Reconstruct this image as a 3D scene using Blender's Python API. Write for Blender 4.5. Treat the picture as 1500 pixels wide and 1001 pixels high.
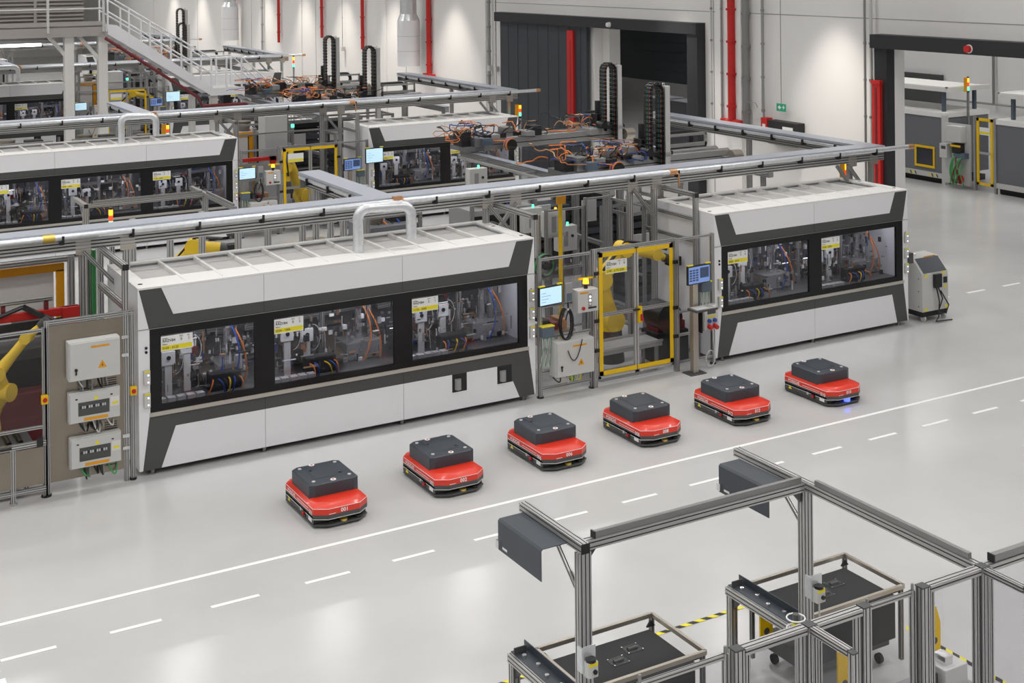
import bpy, math, random
from mathutils import Vector, Matrix
for o in list(bpy.data.objects): bpy.data.objects.remove(o)
SC = bpy.context.scene
COL = SC.collection
R = math.radians

# ------------------------------------------------------------------ camera, light, exposure
cam = bpy.data.cameras.new('camera'); camo = bpy.data.objects.new('camera', cam); COL.objects.link(camo)
cam.lens = 1962.186 / 1500 * 36; cam.sensor_width = 36; cam.sensor_fit = 'HORIZONTAL'
cam.shift_y = -(500.5 + 47.677) / 1500; cam.clip_end = 400
yaw, pit, rol = 0.522279, 0.00397956, -0.0100269
fw = Vector((math.sin(yaw) * math.cos(pit), math.cos(yaw) * math.cos(pit), -math.sin(pit)))
rt = Vector((math.cos(yaw), -math.sin(yaw), 0)); up = rt.cross(fw)
r2 = rt * math.cos(rol) + up * math.sin(rol); u2 = -rt * math.sin(rol) + up * math.cos(rol)
mw = Matrix((r2, u2, -fw)).transposed().to_4x4(); mw.translation = (0, 0, 7.2)
camo.matrix_world = mw
SC.camera = camo
w = bpy.data.worlds.new('world'); SC.world = w; w.use_nodes = True
w.node_tree.nodes['Background'].inputs[0].default_value = (.9, .95, 1, 1)
w.node_tree.nodes['Background'].inputs[1].default_value = 0.15
SC.view_settings.view_transform = 'Standard'; SC.view_settings.look = 'None'
SC.view_settings.gamma = 1; SC.view_settings.use_curve_mapping = False
SC.view_settings.exposure = 0.34
HALL_W = 57     # one ceiling luminaire, watts
def lamp(loc, watts, sx, sy, rot=(0, 0, 0), color=(1, .99, .985), spread=150, name='ceiling_luminaire'):
    l = bpy.data.lights.new(name, 'AREA'); l.shape = 'RECTANGLE'; l.size = sx; l.size_y = sy
    l.energy = watts; l.color = color; l.spread = R(spread)
    o = bpy.data.objects.new(name, l); COL.objects.link(o); o.location = loc; o.rotation_euler = rot
    return o
for ix in range(9):
    for iy in range(17):
        lamp((-10.4 + 3.9 * ix, -5.3 + 6.2 * iy, 9.7), HALL_W, 1.0, .34)
for iy in range(4):
    for ix in range(2):
        lamp((29 + 6 * ix, 17 + 8 * iy, 9.2), 130, 3.0, 1.0)
for y in (25.2, 31.5, 46.1, 51.6, 57, 62, 67.5, 73, 79, 85):      # wall-washing luminaires along the right wall
    l = bpy.data.lights.new('wall_luminaire', 'SPOT'); l.energy = 1050; l.spot_size = R(66); l.spot_blend = .75
    l.shadow_soft_size = .12; l.color = (1, .93, .82)
    o = bpy.data.objects.new('wall_luminaire', l); COL.objects.link(o)
    o.location = (22.55, y, 7.9); o.rotation_euler = (0, 0, 0)

# ------------------------------------------------------------------ materials
MATS = {}
def principled(name, col, rough=.5, metal=0., spec=.5, bump=0, bscale=60, vary=0, vscale=3, emit=None, es=0, coat=0, alpha=1):
    m = bpy.data.materials.new(name); m.use_nodes = True; nt = m.node_tree; b = nt.nodes['Principled BSDF']
    b.inputs['Base Color'].default_value = (*col, 1); b.inputs['Roughness'].default_value = rough
    b.inputs['Metallic'].default_value = metal; b.inputs['Specular IOR Level'].default_value = spec
    b.inputs['Coat Weight'].default_value = coat
    if emit: b.inputs['Emission Color'].default_value = (*emit, 1); b.inputs['Emission Strength'].default_value = es
    if vary or bump:
        tc = nt.nodes.new('ShaderNodeTexCoord')
    if vary:
        n = nt.nodes.new('ShaderNodeTexNoise'); n.inputs['Scale'].default_value = vscale; n.inputs['Detail'].default_value = 4
        nt.links.new(tc.outputs['Object'], n.inputs['Vector'])
        mx = nt.nodes.new('ShaderNodeMix'); mx.data_type = 'RGBA'
        mx.inputs[6].default_value = (*[c * (1 - vary) for c in col], 1); mx.inputs[7].default_value = (*[min(1, c * (1 + vary)) for c in col], 1)
        nt.links.new(n.outputs['Fac'], mx.inputs[0]); nt.links.new(mx.outputs[2], b.inputs['Base Color'])
    if bump:
        n2 = nt.nodes.new('ShaderNodeTexNoise'); n2.inputs['Scale'].default_value = bscale
        bp = nt.nodes.new('ShaderNodeBump'); bp.inputs['Strength'].default_value = bump; bp.inputs['Distance'].default_value = .01
        nt.links.new(tc.outputs['Object'], n2.inputs['Vector']); nt.links.new(n2.outputs['Fac'], bp.inputs['Height'])
        nt.links.new(bp.outputs['Normal'], b.inputs['Normal'])
    MATS[name] = m; return m
def glass(name, tint, refl, rough=.03):
    m = bpy.data.materials.new(name); m.use_nodes = True; nt = m.node_tree; nt.nodes.clear()
    out = nt.nodes.new('ShaderNodeOutputMaterial'); t = nt.nodes.new('ShaderNodeBsdfTransparent'); t.inputs[0].default_value = (*tint, 1)
    g = nt.nodes.new('ShaderNodeBsdfGlossy'); g.inputs['Roughness'].default_value = rough
    lw = nt.nodes.new('ShaderNodeLayerWeight'); lw.inputs['Blend'].default_value = .5
    f = nt.nodes.new('ShaderNodeMath'); f.operation = 'POWER'; f.inputs[1].default_value = 4.0; nt.links.new(lw.outputs['Facing'], f.inputs[0])
    ad = nt.nodes.new('ShaderNodeMath'); ad.operation = 'MULTIPLY_ADD'; ad.inputs[1].default_value = .35; ad.inputs[2].default_value = refl
    mx = nt.nodes.new('ShaderNodeMixShader')
    nt.links.new(f.outputs[0], ad.inputs[0]); nt.links.new(ad.outputs[0], mx.inputs[0])
    nt.links.new(t.outputs[0], mx.inputs[1]); nt.links.new(g.outputs[0], mx.inputs[2]); nt.links.new(mx.outputs[0], out.inputs[0])
    MATS[name] = m; return m
P = principled
P('white', (.80, .80, .82), .38, vary=.015)
P('roof_white', (.80, .79, .77), .45)
P('roof_grey', (.52, .51, .50), .6, vary=.05, vscale=8)
P('wall_white', (.74, .73, .72), .8, vary=.03, vscale=.4)
P('cream', (.70, .69, .66), .5)
P('fascia', (.066, .068, .068), .42)
P('black', (.012, .012, .013), .35)
P('black_matt', (.018, .018, .019), .75)
P('frame_black', (.010, .0095, .010), .32, spec=.3)
P('rubber', (.02, .02, .02), .85)
P('slate', (.044, .052, .064), .42, vary=.06)
P('slate_panel', (.040, .046, .056), .5, vary=.05, vscale=.8)
P('trim_dark', (.022, .023, .027), .5)
P('grey_panel', (.15, .155, .17), .5)
P('cab_grey', (.56, .56, .545), .45)
P('mid_grey', (.30, .30, .30), .5)
P('box_blue', (.10, .135, .175), .5)
P('alu', (.50, .50, .495), .38, .7)
P('alu_dark', (.29, .29, .287), .42, .65)
P('plate', (.50, .53, .60), .36, .55, vary=.04, vscale=1.2)
P('steel', (.50, .46, .40), .36, .85, vary=.12, vscale=2)
P('galv', (.70, .72, .74), .3, .6, vary=.18, vscale=14)
P('chrome', (.72, .72, .72), .2, .9)
P('slot_shade', (.11, .11, .11), .6)  # shade inside the profile slots, painted as a darker colour
P('sill', (.50, .47, .42), .45, .3)
P('red', (.70, .032, .010), .33, coat=.1)
P('red_matt', (.52, .016, .014), .5)
P('dark_red', (.16, .018, .022), .5)
P('orange', (.75, .22, .04), .5)
P('amber', (.75, .32, .0), .4)
P('yellow', (.83, .52, .0), .38)
P('robot_yellow', (.80, .54, .03), .36)
P('sign_white', (.80, .80, .79), .5)
P('sign_yellow', (.82, .70, .02), .5)
P('ink', (.06, .06, .03), .6)
P('blue', (.02, .07, .36), .45)
P('green', (.06, .34, .10), .45)
P('sign_green', (.02, .32, .17), .5)
P('copper', (.62, .34, .18), .35, .7)
P('brass', (.72, .52, .12), .35, .7)
P('line_white', (.88, .88, .87), .5)
P('tape_black', (.02, .02, .02), .5)
P('clear_tube', (.62, .62, .6), .25)
P('taupe', (.36, .34, .325), .6)
P('louvre', (.20, .185, .17), .6)
P('screen_blue', (.1, .15, .3), .3, emit=(.16, .26, .55), es=.6)
P('screen_pale', (.5, .7, .8), .3, emit=(.45, .68, .80), es=.55)
P('screen_row', (.02, .03, .06), .3, emit=(.03, .05, .10), es=.6)
P('led_white', (1, 1, 1), .4, emit=(1, 1, 1), es=1.2)
P('led_green', (.1, .8, .4), .4, emit=(.1, .9, .45), es=1.6)
P('led_amber', (1, .5, .05), .4, emit=(1, .45, .02), es=1.3)
P('led_red', (.8, .08, .03), .4, emit=(.8, .08, .02), es=.6)
P('led_blue', (.05, .1, .9), .4, emit=(.05, .08, 1), es=3)
P('tube_light', (1, 1, 1), .4, emit=(1, .98, .95), es=5)
glass('window_glass', (.72, .72, .75), .03)
glass('poly', (.93, .93, .94), .02)
# brushed stainless
m = P('stainless', (.29, .252, .205), .30, .8, vary=.22, vscale=1.6)
# floor: pale glossy epoxy with faint mottling and very slight waviness
def floor_mat():
    m = bpy.data.materials.new('epoxy_floor'); m.use_nodes = True; nt = m.node_tree; b = nt.nodes['Principled BSDF']
    tc = nt.nodes.new('ShaderNodeTexCoord'); n = nt.nodes.new('ShaderNodeTexNoise'); n.inputs['Scale'].default_value = .55; n.inputs['Detail'].default_value = 5
    nt.links.new(tc.outputs['Object'], n.inputs['Vector'])
    cr = nt.nodes.new('ShaderNodeValToRGB'); cr.color_ramp.elements[0].color = (.515, .513, .508, 1); cr.color_ramp.elements[1].color = (.57, .568, .562, 1)
    cr.color_ramp.elements[0].position = .3; cr.color_ramp.elements[1].position = .7
    nt.links.new(n.outputs['Fac'], cr.inputs[0]); nt.links.new(cr.outputs[0], b.inputs['Base Color'])
    n3 = nt.nodes.new('ShaderNodeTexNoise'); n3.inputs['Scale'].default_value = 1.3
    mr = nt.nodes.new('ShaderNodeMapRange'); mr.inputs[3].default_value = .13; mr.inputs[4].default_value = .22
    nt.links.new(tc.outputs['Object'], n3.inputs['Vector']); nt.links.new(n3.outputs['Fac'], mr.inputs[0]); nt.links.new(mr.outputs[0], b.inputs['Roughness'])
    n2 = nt.nodes.new('ShaderNodeTexNoise'); n2.inputs['Scale'].default_value = 2.2; n2.inputs['Detail'].default_value = 2
    bp = nt.nodes.new('ShaderNodeBump'); bp.inputs['Strength'].default_value = .12; bp.inputs['Distance'].default_value = .008
    nt.links.new(tc.outputs['Object'], n2.inputs['Vector']); nt.links.new(n2.outputs['Fac'], bp.inputs['Height']); nt.links.new(bp.outputs['Normal'], b.inputs['Normal'])
    b.inputs['Specular IOR Level'].default_value = .36
    MATS['floor'] = m
floor_mat()

# ------------------------------------------------------------------ mesh builder
TEXTS = {}
def text_geo(s):
    if s in TEXTS: return TEXTS[s]
    c = bpy.data.curves.new('lettering', 'FONT'); c.body = s; c.size = 1; c.resolution_u = 2; c.offset = .018
    o = bpy.data.objects.new('lettering', c); COL.objects.link(o)
    me = bpy.data.meshes.new_from_object(o.evaluated_get(bpy.context.evaluated_depsgraph_get()))
    vs = [(v.co.x, v.co.y) for v in me.vertices]; fs = [tuple(p.vertices) for p in me.polygons]
    wd = max([x for x, y in vs] + [.01])
    bpy.data.objects.remove(o); bpy.data.curves.remove(c); bpy.data.meshes.remove(me)
    TEXTS[s] = (vs, fs, wd); return TEXTS[s]
class B:
    def __init__(s): s.v = []; s.f = []; s.slot = set()
    def add(s, vs, fs):
        n = len(s.v); s.v += [tuple(v) for v in vs]; s.f += [tuple(i + n for i in f) for f in fs]; return s
    def box(s, x0, y0, z0, x1, y1, z1):
        return s.add([(x0, y0, z0), (x1, y0, z0), (x1, y1, z0), (x0, y1, z0), (x0, y0, z1), (x1, y0, z1), (x1, y1, z1), (x0, y1, z1)],
                     [(0, 3, 2, 1), (4, 5, 6, 7), (0, 1, 5, 4), (1, 2, 6, 5), (2, 3, 7, 6), (3, 0, 4, 7)])
    def cb(s, c, d):
        return s.box(c[0] - d[0] / 2, c[1] - d[1] / 2, c[2] - d[2] / 2, c[0] + d[0] / 2, c[1] + d[1] / 2, c[2] + d[2] / 2)
    def prism(s, pts, ax, a, b):
        """2D polygon extruded along ax; 'y': pts are (x,z), 'x': (y,z), 'z': (x,y)"""
        def mk(p, t): return (p[0], t, p[1]) if ax == 'y' else (t, p[0], p[1]) if ax == 'x' else (p[0], p[1], t)
        n = len(pts); vs = [mk(p, a) for p in pts] + [mk(p, b) for p in pts]
        fs = [tuple(range(n)), tuple(range(2 * n - 1, n - 1, -1))] + [(i, i + n, (i + 1) % n + n, (i + 1) % n) for i in range(n)]
        return s.add(vs, fs)
    def loft(s, rings, cap=True):
        n = len(rings[0]); vs = [p for r in rings for p in r]; fs = []
        for k in range(len(rings) - 1):
            for i in range(n):
                j = (i + 1) % n; fs.append((k * n + i, k * n + j, (k + 1) * n + j, (k + 1) * n + i))
        if cap: fs += [tuple(range(n - 1, -1, -1)), tuple(range((len(rings) - 1) * n, len(rings) * n))]
        return s.add(vs, fs)
    def frame(s, d):
        d = Vector(d).normalized(); h = Vector((0, 0, 1)) if abs(d.z) < .95 else Vector((1, 0, 0))
        a = d.cross(h).normalized(); return a, a.cross(d).normalized()
    def cyl(s, p0, p1, r, n=10, r1=None):
        p0, p1 = Vector(p0), Vector(p1); a, b = s.frame(p1 - p0); r1 = r if r1 is None else r1
        return s.loft([[p + (a * math.cos(2 * math.pi * i / n) + b * math.sin(2 * math.pi * i / n)) * q for i in range(n)] for p, q in ((p0, r), (p1, r1))])
    def tube(s, pts, r, n=6):
        pts = [Vector(p) for p in pts]; rings = []; ref = None
        for k, p in enumerate(pts):
            d = (pts[min(k + 1, len(pts) - 1)] - pts[max(k - 1, 0)])
            if d.length < 1e-6: d = Vector((0, 0, 1))
            d.normalize()
            if ref is None: a, b = s.frame(d)
            else:
                a = (ref - d * ref.dot(d))
                a = a.normalized() if a.length > 1e-4 else s.frame(d)[0]
                b = a.cross(d).normalized()
            ref = a; q = r[k] if isinstance(r, (list, tuple)) else r
            rings.append([p + (a * math.cos(2 * math.pi * i / n) + b * math.sin(2 * math.pi * i / n)) * q for i in range(n)])
        return s.loft(rings)
    def sphere(s, c, r, n=10, m=6, sc=(1, 1, 1)):
        rings = []
        for j in range(m + 1):
            t = math.pi * (j + .02) / (m + .04); rr = r * math.sin(t)
            rings.append([(c[0] + sc[0] * rr * math.cos(2 * math.pi * i / n), c[1] + sc[1] * rr * math.sin(2 * math.pi * i / n), c[2] - sc[2] * r * math.cos(t)) for i in range(n)])
        return s.loft(rings)
    def bar(s, p0, p1, w, h, upv=None):
        """plain rectangular bar between two points"""
        p0, p1 = Vector(p0), Vector(p1); d = (p1 - p0).normalized(); u = Vector(upv or (0, 0, 1))
        if abs(d.dot(u)) > .98: u = Vector((0, 1, 0))
        a = d.cross(u).normalized() * w / 2; b = a.cross(d).normalized() * h / 2
        return s.loft([[p - a - b, p + a - b, p + a + b, p - a + b] for p in (p0, p1)])
    def prof(s, p0, p1, w=.08, h=.08, pitch=.04, sw=.0105, sd=.018, upv=None):
        """slotted aluminium extrusion of section w x h"""
        p0, p1 = Vector(p0), Vector(p1); d = (p1 - p0).normalized(); u = Vector(upv or (0, 0, 1))
        if abs(d.dot(u)) > .98: u = Vector((0, 1, 0))
        a = d.cross(u).normalized(); b = a.cross(d).normalized()
        def side(L):
            n = max(1, round(L / pitch)); q = []
            for i in range(n):
                c = (i + .5) * L / n; q += [(c - sw / 2, 0), (c - sw / 2, sd), (c + sw / 2, sd), (c + sw / 2, 0)]
            return q
        pts = [(-w / 2, -h / 2)] + [(-w / 2 + t, -h / 2 + e) for t, e in side(w)] + [(w / 2, -h / 2)] + [(w / 2 - e, -h / 2 + t) for t, e in side(h)]
        pts += [(w / 2, h / 2)] + [(w / 2 - t, h / 2 - e) for t, e in side(w)] + [(-w / 2, h / 2)] + [(-w / 2 + e, h / 2 - t) for t, e in side(h)]
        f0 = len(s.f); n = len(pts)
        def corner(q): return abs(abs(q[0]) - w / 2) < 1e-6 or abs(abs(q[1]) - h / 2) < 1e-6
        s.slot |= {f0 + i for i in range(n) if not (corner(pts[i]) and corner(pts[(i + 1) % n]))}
        return s.loft([[p + a * x + b * y for x, y in pts] for p in (p0, p1)])
    def text(s, t, o, u, v, size, align='l'):
        vs, fs, wd = text_geo(t); o, u, v = Vector(o), Vector(u), Vector(v); k = {'l': 0, 'c': wd / 2, 'r': wd}[align]
        return s.add([o + u * ((x - k) * size) + v * (y * size) for x, y in vs], fs)
    def build(s, name, mat, parent=None, smooth=False, bevel=0, kind=None):
        me = bpy.data.meshes.new(name); me.from_pydata(s.v, [], s.f); me.materials.append(MATS[mat])
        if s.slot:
            me.materials.append(MATS['slot_shade'])  # slot faces carry their shade as a dark colour
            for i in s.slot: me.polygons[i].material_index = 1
        if smooth:
            me.polygons.foreach_set('use_smooth', [True] * len(me.polygons))
            try: me.set_sharp_from_angle(angle=R(40))
            except Exception: pass
        o = bpy.data.objects.new(name, me); COL.objects.link(o)
        if parent: o.parent = parent
        if bevel:
            md = o.modifiers.new('bevel', 'BEVEL'); md.width = bevel; md.segments = 2; md.limit_method = 'ANGLE'
        if kind: o['kind'] = kind
        return o
def box(name, mat, parent, *c, **k): return B().box(*c).build(name, mat, parent, **k)
def thing(name, label, cat, loc=(0, 0, 0), rz=0, group=None):
    o = bpy.data.objects.new(name, None); COL.objects.link(o); o.location = loc; o.rotation_euler = (0, 0, rz); o.empty_display_size = .1
    o['label'] = label; o['category'] = cat
    if group: o['group'] = group
    return o
def tag(o, label, cat, group=None):
    o['label'] = label; o['category'] = cat
    if group: o['group'] = group
    return o
def dup(root, loc, label, group=None, rz=None):
    def cp(o, par):
        c = o.copy(); COL.objects.link(c); c.parent = par
        for ch in KIDS.get(o.name, ()): cp(ch, c)
        return c
    KIDS = {}
    for o in bpy.data.objects:
        if o.parent: KIDS.setdefault(o.parent.name, []).append(o)
    r = cp(root, None); r.location = loc; r['label'] = label
    if rz is not None: r.rotation_euler = (0, 0, rz)
    if group: r['group'] = group
    return r
def struct(o): o['kind'] = 'structure'; return o
YF = 18.94          # front plane of the first machine row
ROWS = [(18.94, 'front row'), (34.14, 'second row'), (54.0, 'third row'), (69.2, 'farthest row')]

# ------------------------------------------------------------------ the hall
fl = struct(B().add([(-14, -10, 0), (46, -10, 0), (46, 112, 0), (-14, 112, 0)], [(0, 1, 2, 3)]).build('floor', 'floor'))
struct(box('ceiling', 'cream', None, -14, -10, 10, 46, 112, 10.2))
struct(box('wall_left', 'wall_white', None, -14.3, -10, 0, -14, 112, 10))
struct(box('wall_back', 'wall_white', None, -14, 112, 0, 46, 112.3, 10))
struct(box('wall_front', 'wall_white', None, -14, -10.3, 0, 46, -10, 10))
struct(box('wall_annex', 'wall_white', None, 40, -10, 0, 40.3, 112, 10))
# right wall with two big openings: Y 12..23.32 (z<5.04) and Y 31.08..36.4 (z<5.08)
wb = B()
wb.box(24, -10, 0, 24.33, 12, 10); wb.box(24, 12, 5.04, 24.33, 23.32, 10); wb.box(24, 23.32, 0, 24.33, 31.08, 10)
wb.box(24, 31.08, 5.06, 24.33, 36.4, 10); wb.box(24, 36.4, 0, 24.33, 112, 10)
wr = struct(wb.build('wall_right', 'wall_white'))
# pilaster strips and panel joints
for y in (30.2, 42.9, 50.6, 60.7, 70.1, 80, 90): box('panel_joint', 'mid_grey', wr, 23.992, y, 0, 24.0, y + .03, 10)
for y in (43.6, 52.5, 62.5): box('pilaster', 'wall_white', wr, 23.93, y, 0, 24.0, y + .35, 10)
box('panel_joint', 'mid_grey', wr, 23.992, 12, 5.72, 24, 43, 5.74)
box('pilaster', 'wall_white', wr, 23.9, 28.9, 0, 24.0, 30.0, 10)
# floor markings
b = B().box(-6, 15.475, .001, 23.5, 15.54, .004).build('lane_line', 'line_white', fl)
for k in range(-3, 19):
    x = 3.373 + 1.1165 * (k)
    box('lane_dash', 'line_white', fl, x, 14.67, .001, x + .56, 14.73, .004)
box('lane_dash', 'line_white', fl, 1.6, 14.48, .001, 2.22, 14.56, .004); box('lane_dash', 'line_white', fl, 1.6, 14.12, .001, 2.24, 14.32, .004)
box('lane_line', 'line_white', fl, 21.2, 17.2, .001, 30, 17.28, .004)
for k in range(6): box('lane_dash', 'line_white', fl, 21.6 + 1.12 * k, 20.0, .001, 22.15 + 1.12 * k, 20.08, .004)
def hazard(x0, y0, x1, y1, wd=.06):
    L = math.hypot(x1 - x0, y1 - y0); n = int(L / .09); dx, dy = (x1 - x0) / L, (y1 - y0) / L; px, py = -dy * wd / 2, dx * wd / 2
    yb, kb = B(), B()
    for i in range(n):
        a, c = i * L / n, (i + 1) * L / n; sk = .05
        q = [(x0 + dx * a + px, y0 + dy * a + py, .003), (x0 + dx * (a + sk) - px, y0 + dy * (a + sk) - py, .003), (x0 + dx * (c + sk) - px, y0 + dy * (c + sk) - py, .003), (x0 + dx * c + px, y0 + dy * c + py, .003)]
        (kb if i % 2 else yb).add(q, [(0, 1, 2, 3)])
    o = yb.build('hazard_tape', 'sign_yellow', fl); kb.build('tape_stripe', 'tape_black', o)
hazard(5.6, 11.64, 9.55, 11.64); hazard(10.78, 10.4, 10.78, 6.5)
#@@NEXT
# ------------------------------------------------------------------ enclosed assembly machines
rnd = random.Random(7)
def plate_sign(parent, x, z, w_, h_, y, l1, l2, corner=('0', '1'), full=True, name='sign'):
    s = B().box(x, y - .004, z - h_, x + w_, y, z).build(name, 'sign_white', parent)
    B().box(x + .006, y - .006, z - h_ + .012, x + w_ - .008, y - .004, z - h_ * .64).build('yellow_band', 'sign_yellow', s)
    if full:
        t = B(); u, v = (1, 0, 0), (0, 0, 1)
        t.text('Anlage', (x + .02, y - .007, z - h_ * .2), u, v, h_ * .13)
        t.text(l1, (x + .02, y - .007, z - h_ * .40), u, v, h_ * .24)
        t.text('Station', (x + .02, y - .007, z - h_ * .58), u, v, h_ * .12)
        t.text(l2, (x + .02, y - .007, z - h_ * .87), u, v, h_ * .22)
        t.text('AFO', (x + w_ * .64, y - .007, z - h_ * .16), u, v, h_ * .12, 'c'); t.text('Nr.', (x + w_ * .87, y - .007, z - h_ * .16), u, v, h_ * .12, 'c')
        t.text(corner[0], (x + w_ * .64, y - .007, z - h_ * .40), u, v, h_ * .24, 'c'); t.text(corner[1], (x + w_ * .87, y - .007, z - h_ * .40), u, v, h_ * .24, 'c')
        t.build('lettering', 'ink', s)
    return s
def hose(p0, p1, sag, r, mat, name, parent, n=10, side=(0, 0, 0)):
    p0, p1 = Vector(p0), Vector(p1); pts = []
    for i in range(n + 1):
        t = i / n; p = p0.lerp(p1, t); k = 4 * t * (1 - t); p = p + Vector((side[0] * k, side[1] * k, side[2] * k - sag * k)); pts.append(p)
    return B().tube(pts, r, 6).build(name, mat, parent, smooth=True)
def fit_bay(par, xa, xb, seed, rich=True):
    """tooling behind one window: posts, fixtures, valve blocks, feeder rails, hoses"""
    q = random.Random(seed); wd = xb - xa
    def X(t): return xa + wd * t
    # aluminium uprights and cross rail
    for t in (q.uniform(.1, .25), q.uniform(.5, .6), q.uniform(.82, .95)):
        y = q.uniform(.55, 1.2); B().prof((X(t), y, .9), (X(t), y, 2.0), .07, .07).build('upright', 'alu', par)
    B().prof((xa + .05, 1.25, q.uniform(1.5, 1.75)), (xb - .05, 1.25, q.uniform(1.5, 1.75)), .08, .08).build('cross_rail', 'alu', par)
    # white camera plates on stems
    for k in range(2):
        t = .2 + .22 * k + q.uniform(-.05, .05); y = .42 + .1 * k; z = 1.38 + q.uniform(-.05, .12)
        o = B().box(X(t) - .1, y, z, X(t) + .1, y + .05, z + .2).build('sensor_plate', 'sign_white', par, bevel=.006)
        B().cyl((X(t), y - .012, z + .11), (X(t), y + .01, z + .11), .032, 12).build('lens', 'black', o)
        B().box(X(t) - .05, y + .01, .94, X(t) + .05, y + .05, z).build('plate_stem', 'cream', o)
        pts = [(X(t) + .1 + .12 * math.sin(a) , y + .03, z + .05 + .2 * math.cos(a)) for a in [i * .35 for i in range(10)]]
        B().tube(pts, .006, 5).build('pneumatic_line', 'clear_tube', par)
    # dark valve terminal with coloured hoses
    t = q.uniform(.42, .72); zc = .93
    o = B().box(X(t) - .24, .3, zc, X(t) + .24, .5, zc + .26).build('valve_terminal', 'black_matt', par, bevel=.02)
    for k in range(6):
        c = ['orange', 'blue', 'black', 'yellow', 'blue', 'orange'][k]
        x0 = X(t) - .2 + .08 * k
        hose((x0, .29, zc + .18), (x0 + q.uniform(-.1, .1), .22, zc), -.05, .011, c, 'hose', o, 8, (0, -.07, .0))
    hose((X(.8), .5, 1.85), (X(.78), .35, 1.0), 0, .013, 'orange' if seed % 2 else 'blue', 'energy_hose', par, 12, (.12, -.05, 0))
    hose((X(.86), .55, 1.75), (X(.92), .4, 1.0), 0, .012, 'orange', 'hose', par, 12, (.07, -.05, 0))
    # feeder chute and bins
    B().prism([(.5, 1.02), (1.3, 1.35), (1.3, 1.39), (.5, 1.06)], 'x', X(.62) - .12, X(.62) + .12).build('feeder_chute', 'stainless', par)
    B().cyl((X(.36), .95, 1.0), (X(.36), .95, 1.28), .2, 18, .26).build('bowl_feeder', 'stainless', par, smooth=True)
    for k in range(5):
        x0 = X(.06) + .14 * k
        B().box(x0, .14, .93, x0 + .11, .26, 1.0).build('parts_bin', 'clear_tube', par)
    B().box(X(.7), .6, .95, X(.98), 1.1, 1.22).build('press_base', 'mid_grey', par, bevel=.01)
    B().cyl((X(.84), .85, 1.2), (X(.84), .85, 1.7), .06, 12).build('press_ram', 'chrome', par, smooth=True)
    # lots of small fittings, uncountable
    for mat, n in (('chrome', 85), ('mid_grey', 60), ('black_matt', 80), ('sign_white', 60), ('copper', 26), ('dark_red', 12), ('blue', 8)):
        m_ = B()
        for k in range(n):
            x, y, z = q.uniform(xa + .03, xb - .03), q.uniform(.3, 1.45), .95 + abs(q.gauss(0, .42))
            if z > 1.98: z = q.uniform(1, 1.9)
            s = q.uniform(.012, .05)
            if q.random() < .5: m_.cb((x, y, z), (s * q.uniform(.6, 2), s, s * q.uniform(.6, 2.5)))
            else:
                d = q.choice([(1, 0, 0), (0, 0, 1), (0, 0, 1)]); L = q.uniform(.05, .22); m_.cyl((x, y, z), (x + d[0] * L, y, min(z + d[2] * L, 2.0)), s * .3, 6)
        m_.build('small_fittings', mat, par, kind='stuff')
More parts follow.
